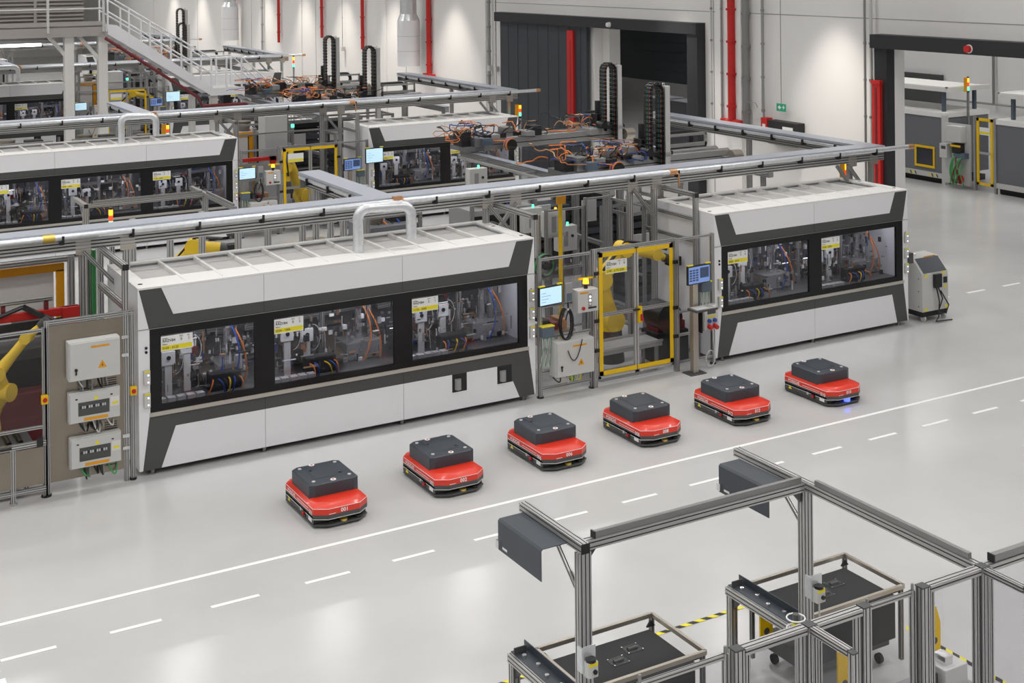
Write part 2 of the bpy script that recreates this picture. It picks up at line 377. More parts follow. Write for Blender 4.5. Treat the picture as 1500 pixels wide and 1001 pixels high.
def machine(name, label, x0, y0, W, seams, wins, signs, notches=(), first_seam=None, rich=True, seed=1):
    t = thing(name, label, 'machine', (x0, y0, 0)); D = 1.79
    # housing
    h = B()
    h.box(.0, .03, .08, .16, D, 2.63); h.box(W - .14, .03, .08, W, D, 2.63)      # end walls
    h.box(.16, D - .06, .08, W - .14, D, 2.63)                                   # back
    h.box(.16, .05, 2.08, W - .14, D - .06, 2.56)                                # head box
    h.build('housing', 'white', t)
    box('base_tray', 'fascia', t, .16, .06, .10, W - .14, D - .06, .80)
    box('work_table', 'alu_dark', t, .16, .06, .80, W - .14, D - .06, .93)
    box('interior_panel', 'grey_panel', t, .17, D - .09, .93, W - .15, D - .062, 2.07)
    # corner columns on the front (white wedges)
    c = B(); c.prism([(0, .08), (.05, .08), (.15, .83), (.16, .83), (.16, 2.065), (0, 2.065)], 'y', 0, .03); c.build('corner_column', 'white', t)
    c = B(); c.prism([(W, .08), (W, 2.065), (W - .14, 2.065), (W - .14, .83), (W - .125, .83), (W - .02, .08)], 'y', 0, .03)
    c.build('corner_column', 'white', t)
    c = B(); c.prism([(0, 2.075), (.15, 2.075), (.015, 2.635), (0, 2.635)], 'y', 0, .03); c.build('head_corner', 'white', t)
    c = B(); c.prism([(W, 2.075), (W, 2.635), (W - .018, 2.635), (W - .13, 2.075)], 'y', 0, .03); c.build('head_corner', 'white', t)
    # dark fascias
    B().prism([(.15, 2.075), (W - .13, 2.075), (W - .018, 2.635), (.015, 2.635)], 'y', 0, .05).build('upper_fascia', 'fascia', t)
    B().prism([(.05, .08), (W - .02, .08), (W - .125, .825), (.15, .825)], 'y', 0, .05).build('lower_fascia', 'fascia', t)
    # light panels, one per bay
    xs = [None] + list(seams) + [None]; g = .003
    for i in range(len(xs) - 1):
        a, b_ = xs[i], xs[i + 1]
        tl, bl = (.335, .50) if a is None else (a + g, a + g); tr, br = (W - .345, W - .49) if b_ is None else (b_ - g, b_ - g)
        B().prism([(bl, 2.24), (br, 2.24), (tr, 2.632), (tl, 2.632)], 'y', -.006, 0).build('upper_panel', 'white', t)
        tl, bl = (.52, .31) if a is None else (a + g, a + g); tr, br = (W - .44, W - .31) if b_ is None else (b_ - g, b_ - g)
        pts = [(bl, .085), (br, .085), (tr, .645)]
        for n0, n1 in sorted([n for n in notches if (a or 0) < n[0] < (b_ or W)], reverse=True):
            if n1 > tr - .05: pts = [(bl, .085), (br, .085), (n1 + .02, .36), (n0, .36), (n0, .645)]
            else: pts += [(n1, .645), (n1, .36), (n0, .36), (n0, .645)]
        pts.append((tl, .645))
        B().prism(pts, 'y', -.006, 0).build('lower_panel', 'white', t)
    for n0, n1 in notches:
        n = B().box(n0, -.002, .36, n1, .0, .645).build('access_hatch', 'black_matt', t)
        B().cyl((n0 + .1, -.012, .40), (n0 + .1, -.012, .57), .055, 14).build('canister', 'mid_grey', n, smooth=True)
    for s_ in seams:
        box('bay_joint', 'black', t, s_ - .003, -.001, 2.075, s_ + .003, .0, 2.635); box('bay_joint', 'black', t, s_ - .003, -.001, .08, s_ + .003, .0, .83)
    # window band
    fr = B(); edges = [.16] + [e for w_ in wins for e in w_] + [W - .14]
    fr.box(.16, .0, 1.955, W - .14, .05, 2.078); fr.box(.16, .0, .885, W - .14, .05, .975)
    for i in range(0, len(edges), 2): fr.box(edges[i], .0, .975, edges[i + 1], .05, 1.955)
    f = fr.build('window_frame', 'frame_black', t)
    box('seam_strip', 'alu', t, .01, -.010, 2.066, W - .01, .0, 2.071)
    box('sill', 'sill', t, .15, -.02, .83, W - .125, .03, .885)
    for i, (a, b_) in enumerate(wins):
        box('window_pane', 'window_glass', f, a, .02, .975, b_, .026, 1.955)
    for i, sg in enumerate(signs):
        if sg: plate_sign(t, wins[i][0] - .005, 1.94, .455, .215, -.001, sg[0], sg[1], sg[2], rich)
    # roof
    rf = B(); rf.box(0, 0, 2.63, W, .12, 2.66); rf.box(0, D - .12, 2.63, W, D, 2.66); rf.box(0, .12, 2.63, .2, D - .12, 2.66); rf.box(W - .2, .12, 2.63, W, D - .12, 2.66)
    rf.box(.2, .12, 2.56, W - .2, .62, 2.645)
    r_ = rf.build('roof_rim', 'roof_white', t)
    n = round((W - .4) / .5625); dx = (W - .4) / n
    for i in range(n):
        a = .2 + dx * i; box('roof_panel', 'roof_grey', t, a + .02, .62, 2.56, a + dx - .02, D - .12, 2.60)
        if i: box('roof_rib', 'roof_white', t, a - .022, .12, 2.60, a + .022, D - .12, 2.654)
    for x, y in ((.1, .25), (.1, 1.2), (W - .1, .25), (W - .1, 1.2)): B().cyl((x, y, 2.655), (x, y, 2.664), .035, 10).build('lifting_hole', 'black', t)
    for x in [.2] + list(seams) + [W - .2]:
        B().cyl((x, .07, 0), (x, .07, .09), .03, 8).cyl((x, .07, 0), (x, .07, .015), .055, 10).build('foot', 'alu_dark', t)
        B().cyl((x, D - .1, 0), (x, D - .1, .09), .03, 8).build('foot', 'alu_dark', t)
    # key switches and button boxes on the corner columns
    for (xc, zs) in ((.11, (1.3, .98)), (W - .07, (1.62, 1.32, 1.02))):
        for z in zs:
            o = box('button_box', 'cab_grey', t, xc - .045, -.05, z, xc + .045, .0, z + .2, bevel=.004)
            box('yellow_tab', 'sign_yellow', o, xc - .04, -.055, z + .175, xc + .04, -.05, z + .2)
            for k in range(3): B().cyl((xc + .015, -.056, z + .035 + .05 * k), (xc + .015, -.05, z + .035 + .05 * k), .011, 8).build('lamp_button', 'led_white' if k != 1 else 'sign_white', o)
        for z in (1.7, 1.76): B().cyl((xc, -.012, z + .05), (xc, 0, z + .05), .02, 10).build('key_switch', 'black', t)
    # inside
    for i, (a, b_) in enumerate(wins): fit_bay(t, a - .1, b_ + .1, seed * 10 + i, rich)
    box('work_light', 'tube_light', t, .4, .12, 2.05, W - .4, .15, 2.075)
    L = lamp((W / 2, .2, 2.04), 15 * W / 5, W - .6, .12, rot=(R(22), 0, 0), color=(.95, .97, 1), spread=170, name='work_lamp'); L.parent = t
    return t
def duct(parent, x, y, dx, dy, ztop, zend, r=.085):
    pts = []
    def arc(c, a0, a1, ax): pass
    rb = .16; p = [(x, y, 2.62), (x, y, ztop - rb)]
    for k in range(1, 6):
        a = k * math.pi / 12; p.append((x + dx * rb * (1 - math.cos(a)) , y + dy * rb * (1 - math.cos(a)), ztop - rb + rb * math.sin(a)))
    L = .86
    p.append((x + dx * rb, y + dy * rb, ztop)); p.append((x + dx * (L - rb), y + dy * (L - rb), ztop))
    for k in range(1, 7):
        a = k * math.pi / 12; p.append((x + dx * (L - rb + rb * math.sin(a)), y + dy * (L - rb + rb * math.sin(a)), ztop - rb + rb * math.cos(a)))
    p.append((x + dx * L, y + dy * L, zend))
    o = B().tube(p, r, 14).build('exhaust_pipe', 'galv', parent, smooth=True)
    for z in (2.75, ztop - rb): B().cyl((x, y, z - .015), (x, y, z + .015), r + .006, 14).build('pipe_clamp', 'galv', o, smooth=True)
    for s_ in (rb, .5 * L, L - rb): B().cyl((x + dx * s_ - .012 * dx, y + dy * s_ - .012 * dy, ztop), (x + dx * s_ + .012 * dx, y + dy * s_ + .012 * dy, ztop), r + .006, 14).build('pipe_clamp', 'galv', o, smooth=True)
A0, AW = 4.78, 6.49; B0, BW = 15.01, 4.80
AS = (6.628 - A0, 8.875 - A0); AWIN = ((.325, 1.70), (2.005, 3.95), (4.26, 6.185))
BS = (2.364,); BWIN = ((.31, 2.24), (2.55, 4.49))
signA = [('RAZVB4', '0100 - 0125', ('0', '1')), ('RAZVB4', '0200 - 1006', ('0', '2')), ('RAZVB4', '1110 - 2040', ('2', '1'))]
signB = [('RAZVB4', '3000 - 3010', ('2', '4')), ('RAZVB4', '3100 - 3200', ('2', '5'))]
mA = machine('assembly_machine', 'long white enclosed assembly machine with three windows in the front row', A0, YF, AW, AS, AWIN, signA, ((9.725 - A0, 9.99 - A0), (10.546 - A0, 10.82 - A0)), seed=1)
duct(mA, 8.40 - A0, .60, .98, -.2, 3.33, 2.80)
mB = machine('assembly_machine', 'shorter white enclosed machine with two windows nearest the robot controller cart', B0, YF, BW, BS, BWIN, signB, seed=2)
for (yr, rn), e in zip(ROWS[1:], (('long white machine with three windows behind the front overhead beam', 'shorter white two-window machine behind the gantry robot in the second row'),
                                 ('long white machine standing beside the mezzanine column in the third row', 'white two-window machine under the staircase in the third row'),
                                 ('long white machine in the farthest row under the mezzanine', 'white two-window machine in the farthest row beside the stairs'))):
    a = dup(mA, (A0, yr, 0), e[0]); dup(mB, (B0, yr, 0), e[1])
#@@NEXT
# ------------------------------------------------------------------ overhead gantry beams
def clip(parent, x, y, z, axis='x'):
    if axis == 'x': B().box(x - .018, y - .085, z - .09, x + .018, y + .05, z + .03).box(x - .05, y - .07, z - .10, x + .018, y + .0, z - .07).build('tube_clip', 'black', parent)
    else: B().box(y - .085, x - .018, z - .09, y + .05, x + .018, z + .03).build('tube_clip', 'black', parent)
def gantry_front(yr, rn, x0=-1.5, x1=20.62, full=True):
    y = yr + 1.36
    t = thing('overhead_beam', 'long slotted aluminium overhead beam above the %s of machines' % rn, 'beam', (0, y, 0))
    B().prof((x0, .14, 3.10), (x1, .14, 3.10), .18, .20, .05, .019, .03).build('beam_profile', 'alu', t)
    B().box(x0, .02, 3.285, x1, .45, 3.30).box(x0, .02, 3.255, x1, .03, 3.285).box(x0, .42, 3.2, x1, .45, 3.285).build('cover_plate', 'plate', t)
    box('beam_top', 'alu_dark', t, x0, .08, 3.195, x1, .4, 3.285)
    B().cyl((x0, -.05, 3.235), (21.2, -.05, 3.235), .05, 14).build('supply_tube', 'galv', t, smooth=True)
    B().cyl((21.2, -.05, 3.235), (21.36, -.05, 3.235), .058, 14, .05).build('tube_end', 'copper', t, smooth=True)
    k = 4.03 - 1.015 * 5
    while k < 21:
        clip(t, k, -.02, 3.235); k += 1.015
    for x in (3.75, 9.35, 15.0): B().cyl((x, -.05, 3.235), (x + .17, -.05, 3.235), .06, 12).build('tube_coupling', 'brass' if x < 9 else 'copper', t, smooth=True)
    b = B().box(9.33, -.12, 3.235, 9.48, -.02, 3.33).tube([(15.1, -.05, 3.23), (15.16, -.14, 3.2), (15.16, -.14, 2.98)], .02, 8); b.build('branch_fitting', 'copper', t)
    # support posts with gusset plates and diagonal braces
    for x in (4.35, 5.0, 11.2, 11.75, 14.25, 14.8, 19.75, 20.35):
        B().prof((x, .16, 0), (x, .16, 3.0), .09, .09, .045).build('post', 'alu', t)
        box('gusset_plate', 'steel', t, x - .11, .06, 2.93, x + .11, .075, 3.16)
    for xa, xb in ((5.0, 4.2), (4.35, 5.1), (11.75, 10.9), (11.2, 12.1), (14.25, 15.1), (14.8, 13.9), (19.75, 20.55)):
        pass
    for x, d in ((11.2, 1), (11.75, -1), (14.25, 1), (19.3, 1), (19.6, 1), (4.35, 1)):
        B().prof((x, .05, 2.98), (x + .5 * d, .05, 2.4), .06, .06, .03).build('brace', 'alu', t)
    return t
def gantry_depth(x, ya, yb, label):
    t = thing('cross_beam', label, 'beam', (x, ya, 0)); L = yb - ya
    B().box(0, 0, 3.285, .43, L, 3.30).box(0, 0, 3.25, .012, L, 3.285).build('cover_plate', 'plate', t)
    B().prof((.25, 0, 3.10), (.25, L, 3.10), .18, .20, .05, .019, .03).build('beam_profile', 'alu', t)
    box('beam_top', 'alu_dark', t, .06, 0, 3.195, .4, L, 3.285)
    B().cyl((.06, 0, 3.2), (.06, L, 3.2), .05, 12).build('supply_tube', 'galv', t, smooth=True)
    k = .6
    while k < L: clip(t, k, .06, 3.2, 'y'); k += 1.015
    for y in (L - .2, L * .5):
        B().prof((.27, y, 0), (.27, y, 3.0), .1, .1, .05).build('post', 'alu', t)
    B().box(.04, L - .01, 3.0, .42, L + .004, 3.28).build('end_plate', 'alu_dark', t)
    return t
for yr, rn in ROWS:
    gantry_front(yr, rn)
    y = yr + 1.81
    gantry_depth(9.03, y, yr + 4.9, 'short wide cross beam on posts branching back from the %s overhead beam' % rn)
    gantry_depth(20.2, y, yr + 9.28, 'long cross beam running back along the wall side of the %s gantry' % rn)
# inner side rail with clear guard and the bridges of the gantry robots
def cable_chain(parent, x, y, z0, z1, width=.11, dx=.30, n=16):
    """upright energy chain: goes up, loops over and comes down"""
    pts = [(x, z0 + (z1 - z0) * i / n) for i in range(n + 1)]
    r = dx / 2
    pts += [(x - r + r * math.cos(a), z1 + r * math.sin(a)) for a in [math.pi * k / 6 for k in range(1, 7)]]
    pts += [(x - dx, z1 - (z1 - z0) * .85 * i / n) for i in range(1, n + 1)]
    ch = None; L = B(); C = B()
    for i in range(len(pts) - 1):
        (xa, za), (xb, zb) = pts[i], pts[i + 1]; a = Vector((xa, y, za)); b = Vector((xb, y, zb)); d = (b - a)
        for s_ in (-1, 1): L.bar(a + Vector((0, s_ * width, 0)) + d * .04, b + Vector((0, s_ * width, 0)) - d * .04, .022, .075, (0, 1, 0))
        L.bar(a + d * .5 + Vector((0, -width, 0)), a + d * .5 + Vector((0, width, 0)), .075, .035, d)
    o = L.build('energy_chain', 'black', parent)
    for k, c in enumerate(('orange', 'blue', 'green')):
        B().tube([(p[0], y - .05 + .05 * k, p[1]) for p in pts], .014, 5).build('cable', c, o, smooth=True)
def gantry_robot(label, xc, yc, xl, xr, ztop, seed, zb=2.72):
    t = thing('gantry_robot', label, 'robot', (0, yc, zb - 3.34)); q = random.Random(seed); ztop = ztop - (zb - 3.34)
    for dy in (0, .42):
        B().box(xl, dy, 3.34, xr, dy + .16, 3.60).build('bridge_beam', 'alu', t, bevel=.01)
        box('bridge_rail', 'chrome', t, xl, dy + .05, 3.60, xr, dy + .09, 3.62)
        box('beam_slot', 'black', t, xl, dy - .002, 3.45, xr, dy, 3.47)
    for x in (xl, xr): B().box(x - .25, -.12, 3.34, x + .25, .7, 3.46).build('end_truck', 'alu_dark', t, bevel=.01)
    B().cyl((xr - .1, -.14, 3.46), (xr + .16, -.14, 3.46), .14, 14).build('pulley_housing', 'steel', t, smooth=True)
    B().box(xr - 1.3, .7, 3.62, xr - .1, .74, 3.70).box(xr - 1.3, .7, 3.62, xr - 1.24, .74, 3.9).box(xr - .16, .7, 3.62, xr - .1, .74, 3.9).box(xr - 1.3, .7, 3.86, xr - .1, .74, 3.92).build('guard_frame', 'alu', t)
    # carriage
    B().box(xc - .46, -.1, 3.62, xc + .30, .66, 3.70).build('carriage_plate', 'black_matt', t, bevel=.01)
    B().box(xc + .04, -.18, 2.85, xc + .17, -.02, ztop).build('lift_column', 'cab_grey', t, bevel=.008)
    box('column_collar', 'alu', t, xc + .03, -.19, 3.62, xc + .18, -.01, 3.7)
    B().tube([(xc + .06 + .03 * math.cos(a), -.1, ztop + .03 + .03 * math.sin(a)) for a in [i * math.pi / 6 for i in range(13)]], .008, 6).build('lifting_eye', 'chrome', t)
    cable_chain(t, xc - .02, -.06, 3.3, ztop - .10)
    B().box(xc - .40, .1, 3.70, xc - .16, .4, 3.98).cyl((xc - .28, .25, 3.98), (xc - .28, .25, 4.3), .08, 12).build('drive_motor', 'black', t, smooth=True, bevel=.01)
    B().cyl((xc - .5, -.1, 3.75), (xc - .5, -.38, 3.75), .09, 12).build('drive_motor', 'black', t, smooth=True)
    B().box(xc - .8, -.2, 3.5, xc - .4, .5, 3.66).build('gear_block', 'mid_grey', t, bevel=.02)
    B().box(xl + .3, .78, 3.50, xr - .3, 1.02, 3.53).build('chain_tray', 'alu', t)
    n = 14; arc = [(xr - .55 + .16 * math.cos(a), .9, 3.75 + .17 * math.sin(a)) for a in [math.pi / 2 - i * math.pi / 10 for i in range(11)]]
    B().tube([(xc + .4, .9, 3.92)] + arc + [(xc - .2, .9, 3.58)], .06, 8).build('chain_loop', 'black', t, smooth=True)
    for k in range(60):
        c = q.choice(['orange', 'orange', 'orange', 'black', 'black', 'black', 'blue', 'copper', 'copper'])
        x0 = q.choice([q.uniform(xl - .4, xl + .5), q.uniform(xl - .2, xl + 1.5), q.uniform(xc - 1.2, xc - .3)]); y0 = q.uniform(-.15, .7)
        p = [Vector((x0, y0, 3.66 + q.uniform(0, .12)))]
        d = Vector((q.uniform(-1, 1), q.uniform(-1, 1), q.uniform(-.2, .5)))
        for j in range(14): d = (d * .8 + Vector((q.uniform(-.6, .6), q.uniform(-.6, .6), q.uniform(-.5, .5)))).normalized(); p.append(p[-1] + d * .075)
        for v in p: v.z = min(max(v.z, 3.62), 3.95)
        B().tube(p, q.uniform(.009, .016), 5).build('cable', c, t, smooth=True)
    for k in range(9):
        x0 = xl - .3 + .24 * k; y0 = q.uniform(-.25, .1)
        B().box(x0, y0, 3.46 if k < 2 else 3.6, x0 + .25, y0 + q.uniform(.3, .6), 3.6 + q.uniform(.06, .24)).build('junction_box', ['black_matt', 'alu_dark', 'black', 'mid_grey'][k % 4], t, bevel=.01)
    B().box(xl + .1, -.36, 3.5, xl + .34, -.12, 3.66).build('servo_drive', 'box_blue', t)
    B().cyl((xl + .9, -.3, 3.45), (xl + .9, -.12, 3.45), .14, 16).build('cable_drum', 'black', t, smooth=True)
    for k, c in enumerate(('orange', 'blue', 'orange')): B().tube([(xl + .9 + .15 * math.cos(a), -.27 + .05 * k, 3.45 + .15 * math.sin(a)) for a in [1 + i * .3 for i in range(11)]], .02, 6).build('wound_cable', c, t, smooth=True)
    return t
def side_rail(x, yr, label, guard=False, L=6.4):
    t = thing('side_rail', label, 'rail', (x, yr + 3.2, 0)); z = 2.60
    B().prof((0, 0, z), (0, L, z), .14, .16, .04).build('rail_profile', 'alu', t)
    box('rail_cover', 'plate', t, -.1, 0, z + .085, .1, L, z + .10)
    if guard: B().box(-.62, .3, z + .1, -.612, L - 1, z + .62).build('clear_guard', 'poly', t); box('guard_rail', 'alu', t, -.64, .3, z + .06, -.60, L - 1, z + .11); [box('guard_arm', 'alu', t, -.6, yy, z + .0, -.07, yy + .04, z + .05) for yy in (.4, 2.8, 5.0)]; [box('guard_stay', 'alu', t, -.64, yy, z, -.6, yy + .04, z + .1) for yy in (.4, 2.8, 5.0)]
    for y in (.25, L * .5, L - .25): B().prof((0, y, 0), (0, y, z - .08), .09, .09, .045).build('post', 'alu', t)
    B().prof((0, 0.3, 1.5), (0, L - .3, 1.5), .08, .08, .04).build('lower_rail', 'alu', t)
def tray_rack(x, y, label, q):
    t = thing('tray_rack', label, 'rack', (x, y, 0)); W, D, H = 1.15, .9, 2.15
    for a in (0, W):
        for c in (0, D): B().prof((a, c, 0), (a, c, H), .08, .08, .04).build('post', 'alu', t)
    for z in (.2, H - .04):
        for c in (0, D): B().prof((.04, c, z), (W - .04, c, z), .06, .06, .03).build('rail', 'alu', t)
        for a in (0, W): B().prof((a, .04, z), (a, D - .04, z), .06, .06, .03).build('rail', 'alu', t)
    n = q.randint(5, 9)
    for k in range(n): B().box(.06, .06, .28 + .2 * k, W - .06, D - .06, .42 + .2 * k).build('tray', 'black_matt' if k % 3 else 'slate', t, bevel=.01)
    B().box(.1, -.06, 1.2, .5, -.02, 1.7).build('control_plate', 'cab_grey', t, bevel=.005)
    return t
qq = random.Random(21)
gantry_robot('nearest gantry robot with grey lift column and tall black energy chain loop', 17.15, 23.5, 15.0, 19.1, 4.5, 5)
gantry_robot('gantry robot behind the nearest one, in front of the half-open dark sliding door', 19.0, 28.0, 15.0, 19.35, 4.58, 6)
gantry_robot('gantry robot of the second row with energy chain against the white wall', 17.2, 38.7, 15.0, 19.1, 4.55, 7)
gantry_robot('rearmost gantry robot of the second row, left of the other one', 17.7, 43.2, 15.0, 19.1, 4.66, 8)
gantry_robot('gantry robot of the third row seen through the stair railing', 17.0, 58.6, 15.0, 19.1, 4.6, 9)
gantry_robot('gantry robot of the third row behind the mezzanine stairs, higher column', 18.2, 63.0, 15.0, 19.1, 5.1, 10)
for (yr, rn) in ROWS[:3]:
    side_rail(15.0, yr, 'left side rail with clear guard under the gantry robots of the %s' % rn, True)
    side_rail(19.1, yr, 'right side rail under the gantry robots of the %s' % rn)
    for k in range(3): tray_rack(15.35 + 1.24 * k, yr + 3.2, '%s aluminium rack with dark trays under the gantry of the %s' % (('left', 'middle', 'right')[k], rn), qq)
    for k in range(3): tray_rack(15.35 + 1.24 * k, yr + 7.0, '%s rear aluminium rack with dark trays under the gantry of the %s' % (('left', 'middle', 'right')[k], rn), qq)
#@@NEXT
# ------------------------------------------------------------------ driverless transport vehicles
AGV_OUT = [(0, .10), (.17, 0), (.60, 0), (.76, .13), (.76, 1.09), (.66, 1.2), (.10, 1.2), (0, 1.09)]
def inset(pts, d):
    cx, cy = .38, .6
    return [(cx + (x - cx) * (1 - d / .38), cy + (y - cy) * (1 - d / .6)) for x, y in pts]
def ring(pts, z): return [(x, y, z) for x, y in pts]
def agv(num, x, y, which, rz=0, lit=False):
    t = thing('transport_vehicle', 'low red driverless transport vehicle numbered %s, %s' % (num, which), 'vehicle', (x, y, 0), rz, 'red transport vehicles parked in a row')
    B().loft([ring(inset(AGV_OUT, .012), .02), ring(AGV_OUT, .03), ring(AGV_OUT, .045), ring(inset(AGV_OUT, .01), .05)]).build('bumper_skirt', 'fascia', t)
    core = [(0.005, .14), (.12, .10), (.66, .10), (.755, .17), (.755, 1.07), (.65, 1.13), (.11, 1.13), (.005, 1.07)]
    B().loft([ring(core, .045), ring(core, .125)]).build('scanner_recess', 'black', t)
    B().prism([(0, .10), (0, 1.02), (.0, 1.09), (.008, 1.09), (.008, .10)], 'z', .06, .15).build('side_panel', 'fascia', t)
    B().loft([ring(inset(AGV_OUT, -.004), .116), ring(inset(AGV_OUT, -.004), .124)]).build('reflective_stripe', 'cab_grey', t)
    B().loft([ring(AGV_OUT, .124), ring(AGV_OUT, .176)]).build('lower_band', 'fascia', t)
    B().loft([ring(AGV_OUT, .176), ring(AGV_OUT, .250)]).build('body_shell', 'red', t)
    B().loft([ring(inset(AGV_OUT, -.002), .250), ring(inset(AGV_OUT, -.002), .256)]).build('pinstripe', 'line_white', t)
    B().loft([ring(AGV_OUT, .256), ring(inset(AGV_OUT, .035), .277), ring(inset(AGV_OUT, .075), .30), ring(inset(AGV_OUT, .09), .302)]).build('hood', 'red', t, smooth=True)
    # load box
    bx = [(.05, .36), (.12, .32), (.66, .32), (.73, .36), (.73, .98), (.66, 1.03), (.12, 1.03), (.05, .98)]
    def bi(d): return [(.39 + (a - .39) * (1 - d / .34), .675 + (c - .675) * (1 - d / .34)) for a, c in bx]
    o = B().loft([ring(bx, .285), ring(bx, .452), ring(bi(.012), .464), ring(bi(.02), .465)]).build('load_box', 'slate', t)
    B().box(.20, .50, .464, .58, .94, .469).build('lid_panel', 'slate', o, bevel=.002)
    for a, c in ((.14, .43), (.64, .43), (.14, .93), (.64, .93)): B().cyl((a, c, .462), (a, c, .474), .024, 10).build('corner_stud', 'cab_grey', o)
    for a, c in ((.39, .375), (.33, .985)):
        e = B().cyl((a, c, .462), (a, c, .472), .038, 14).build('round_badge', 'sign_white', o)
        B().cyl((a, c, .472), (a, c, .474), .016, 10).build('badge_mark', 'red_matt', e)
    for a, c in ((.24, .80), (.56, .56)): B().cyl((a, c, .466), (a, c, .469), .02, 10).build('recess_mark', 'fascia', o)
    # lettering: front number, side number, side name and pinstripes
    f = B().text(num, (.385, -.003, .188), (1, 0, 0), (0, 0, 1), .070, 'c'); f.build('number', 'line_white', t)
    s = B().text(num, (-.003, .24, .160), (0, -1, 0), (0, 0, 1), .078); s.build('number', 'line_white', t)
    B().text('PORSCHE', (-.003, 1.0, .192), (0, -1, 0), (0, 0, 1), .062).build('lettering', 'line_white', t)
    box('side_stripe', 'line_white', t, -.003, .26, .178, 0, 1.08, .183); box('side_stripe', 'line_white', t, -.003, .26, .208, 0, .66, .212)
    box('front_stripe', 'line_white', t, .175, -.002, .184, .27, 0, .189)
    # details on the side and front
    B().prism([(1.0, .07), (.92, .07), (.96, .135)], 'x', -.003, 0).build('warning_sticker', 'sign_yellow', t)
    box('sticker', 'sign_white', t, -.003, .15, .07, 0, .26, .125); box('sticker', 'cab_grey', t, -.003, .52, .09, 0, .56, .13)
    e = box('button_panel', 'black', t, -.006, .36, .065, 0, .45, .13); B().cyl((-.03, .405, .098), (-.006, .405, .098), .022, 10).build('stop_button', 'red_matt', e)
    B().cyl((.40, .055, .05), (.40, .055, .075 if not lit else .11), .05, 14).build('laser_scanner', 'brass' if not lit else 'led_blue', t, smooth=True)
    B().cyl((.60, .07, .05), (.60, .07, .08), .05, 12).build('scanner_window', 'black', t)
    return t
for num, x, y, wh in (('001', 6.24, 15.96, 'leftmost of the six in a row'), ('002', 8.0, 16.02, 'second from the left'), ('006', 9.72, 16.07, 'third from the left'),
                      ('008', 11.44, 16.11, 'fourth from the left'), ('012', 13.19, 16.10, 'fifth from the left'), ('010', 15.02, 16.02, 'rightmost with a blue light at its front')):
    agv(num, x, y, wh, 0, num == '010')

# ------------------------------------------------------------------ generic shop-floor fittings
def stack_light(x, y, z, label, h=.34, post=.0, panel=True):
    t = thing('stack_light', label, 'signal light', (x, y, z))
    if post: B().prof((0, 0, -post), (0, 0, 0), .06, .06, .03).build('post', 'alu', t)
    B().cyl((0, 0, 0), (0, 0, .05), .045, 12).build('base', 'black', t)
    for k, m_ in enumerate(('led_green', 'led_red', 'led_amber')): B().cyl((0, 0, .05 + k * h * .27), (0, 0, .05 + (k + 1) * h * .27 - .008), .042, 14).build('lens', m_, t, smooth=True)
    B().cyl((0, 0, .05 + h * .81), (0, 0, .05 + h * .9), .036, 12).build('cap', 'black', t)
    if panel: B().box(-.17, -.02, .02, -.055, .02, .05 + h * .85).build('back_plate', 'amber', t)
    return t
def monitor(x, y, z, w_, h_, rz, label, kind, parent_pole=True):
    t = thing('operator_screen', label, 'monitor', (x, y, z), rz)
    B().box(-w_ / 2, 0, 0, w_ / 2, .045, h_).build('screen_housing', 'black', t, bevel=.006)
    s = box('display', 'screen_pale' if kind == 'pale' else 'screen_blue', t, -w_ / 2 + .02, -.003, .02, w_ / 2 - .02, 0, h_ - .025)
    if kind == 'pale':
        for k in range(4): box('display_row', 'screen_blue', s, -w_ * .40, -.004, h_ * (.2 + .15 * k), -w_ * .40 + w_ * (.2 + .1 * (k % 3)), -.003, h_ * (.2 + .15 * k) + .008)
    else:
        for k in range(5):
            for j in range(4 if kind == 'table' else 3):
                if kind == 'table' and j == 3: continue
                box('display_cell', 'screen_row', s, -w_ * .43 + w_ * .14 * j, -.004, h_ * (.18 + .13 * k), -w_ * .43 + w_ * .14 * j + w_ * .11, -.003, h_ * (.18 + .13 * k) + h_ * .09)
        box('display_cell', 'screen_row', s, w_ * .03, -.004, h_ * .3, w_ * .42, -.003, h_ * .84)
    B().box(-w_ / 2, -.01, h_, -w_ / 2 + .12, .03, h_ + .018).box(w_ / 2 - .1, -.01, h_, w_ / 2, .03, h_ + .018).build('label_strip', 'sign_yellow', t)
    B().cyl((0, .045, h_ * .5), (0, .22, h_ * .5), .03, 8).build('bracket', 'alu_dark', t)
    return t
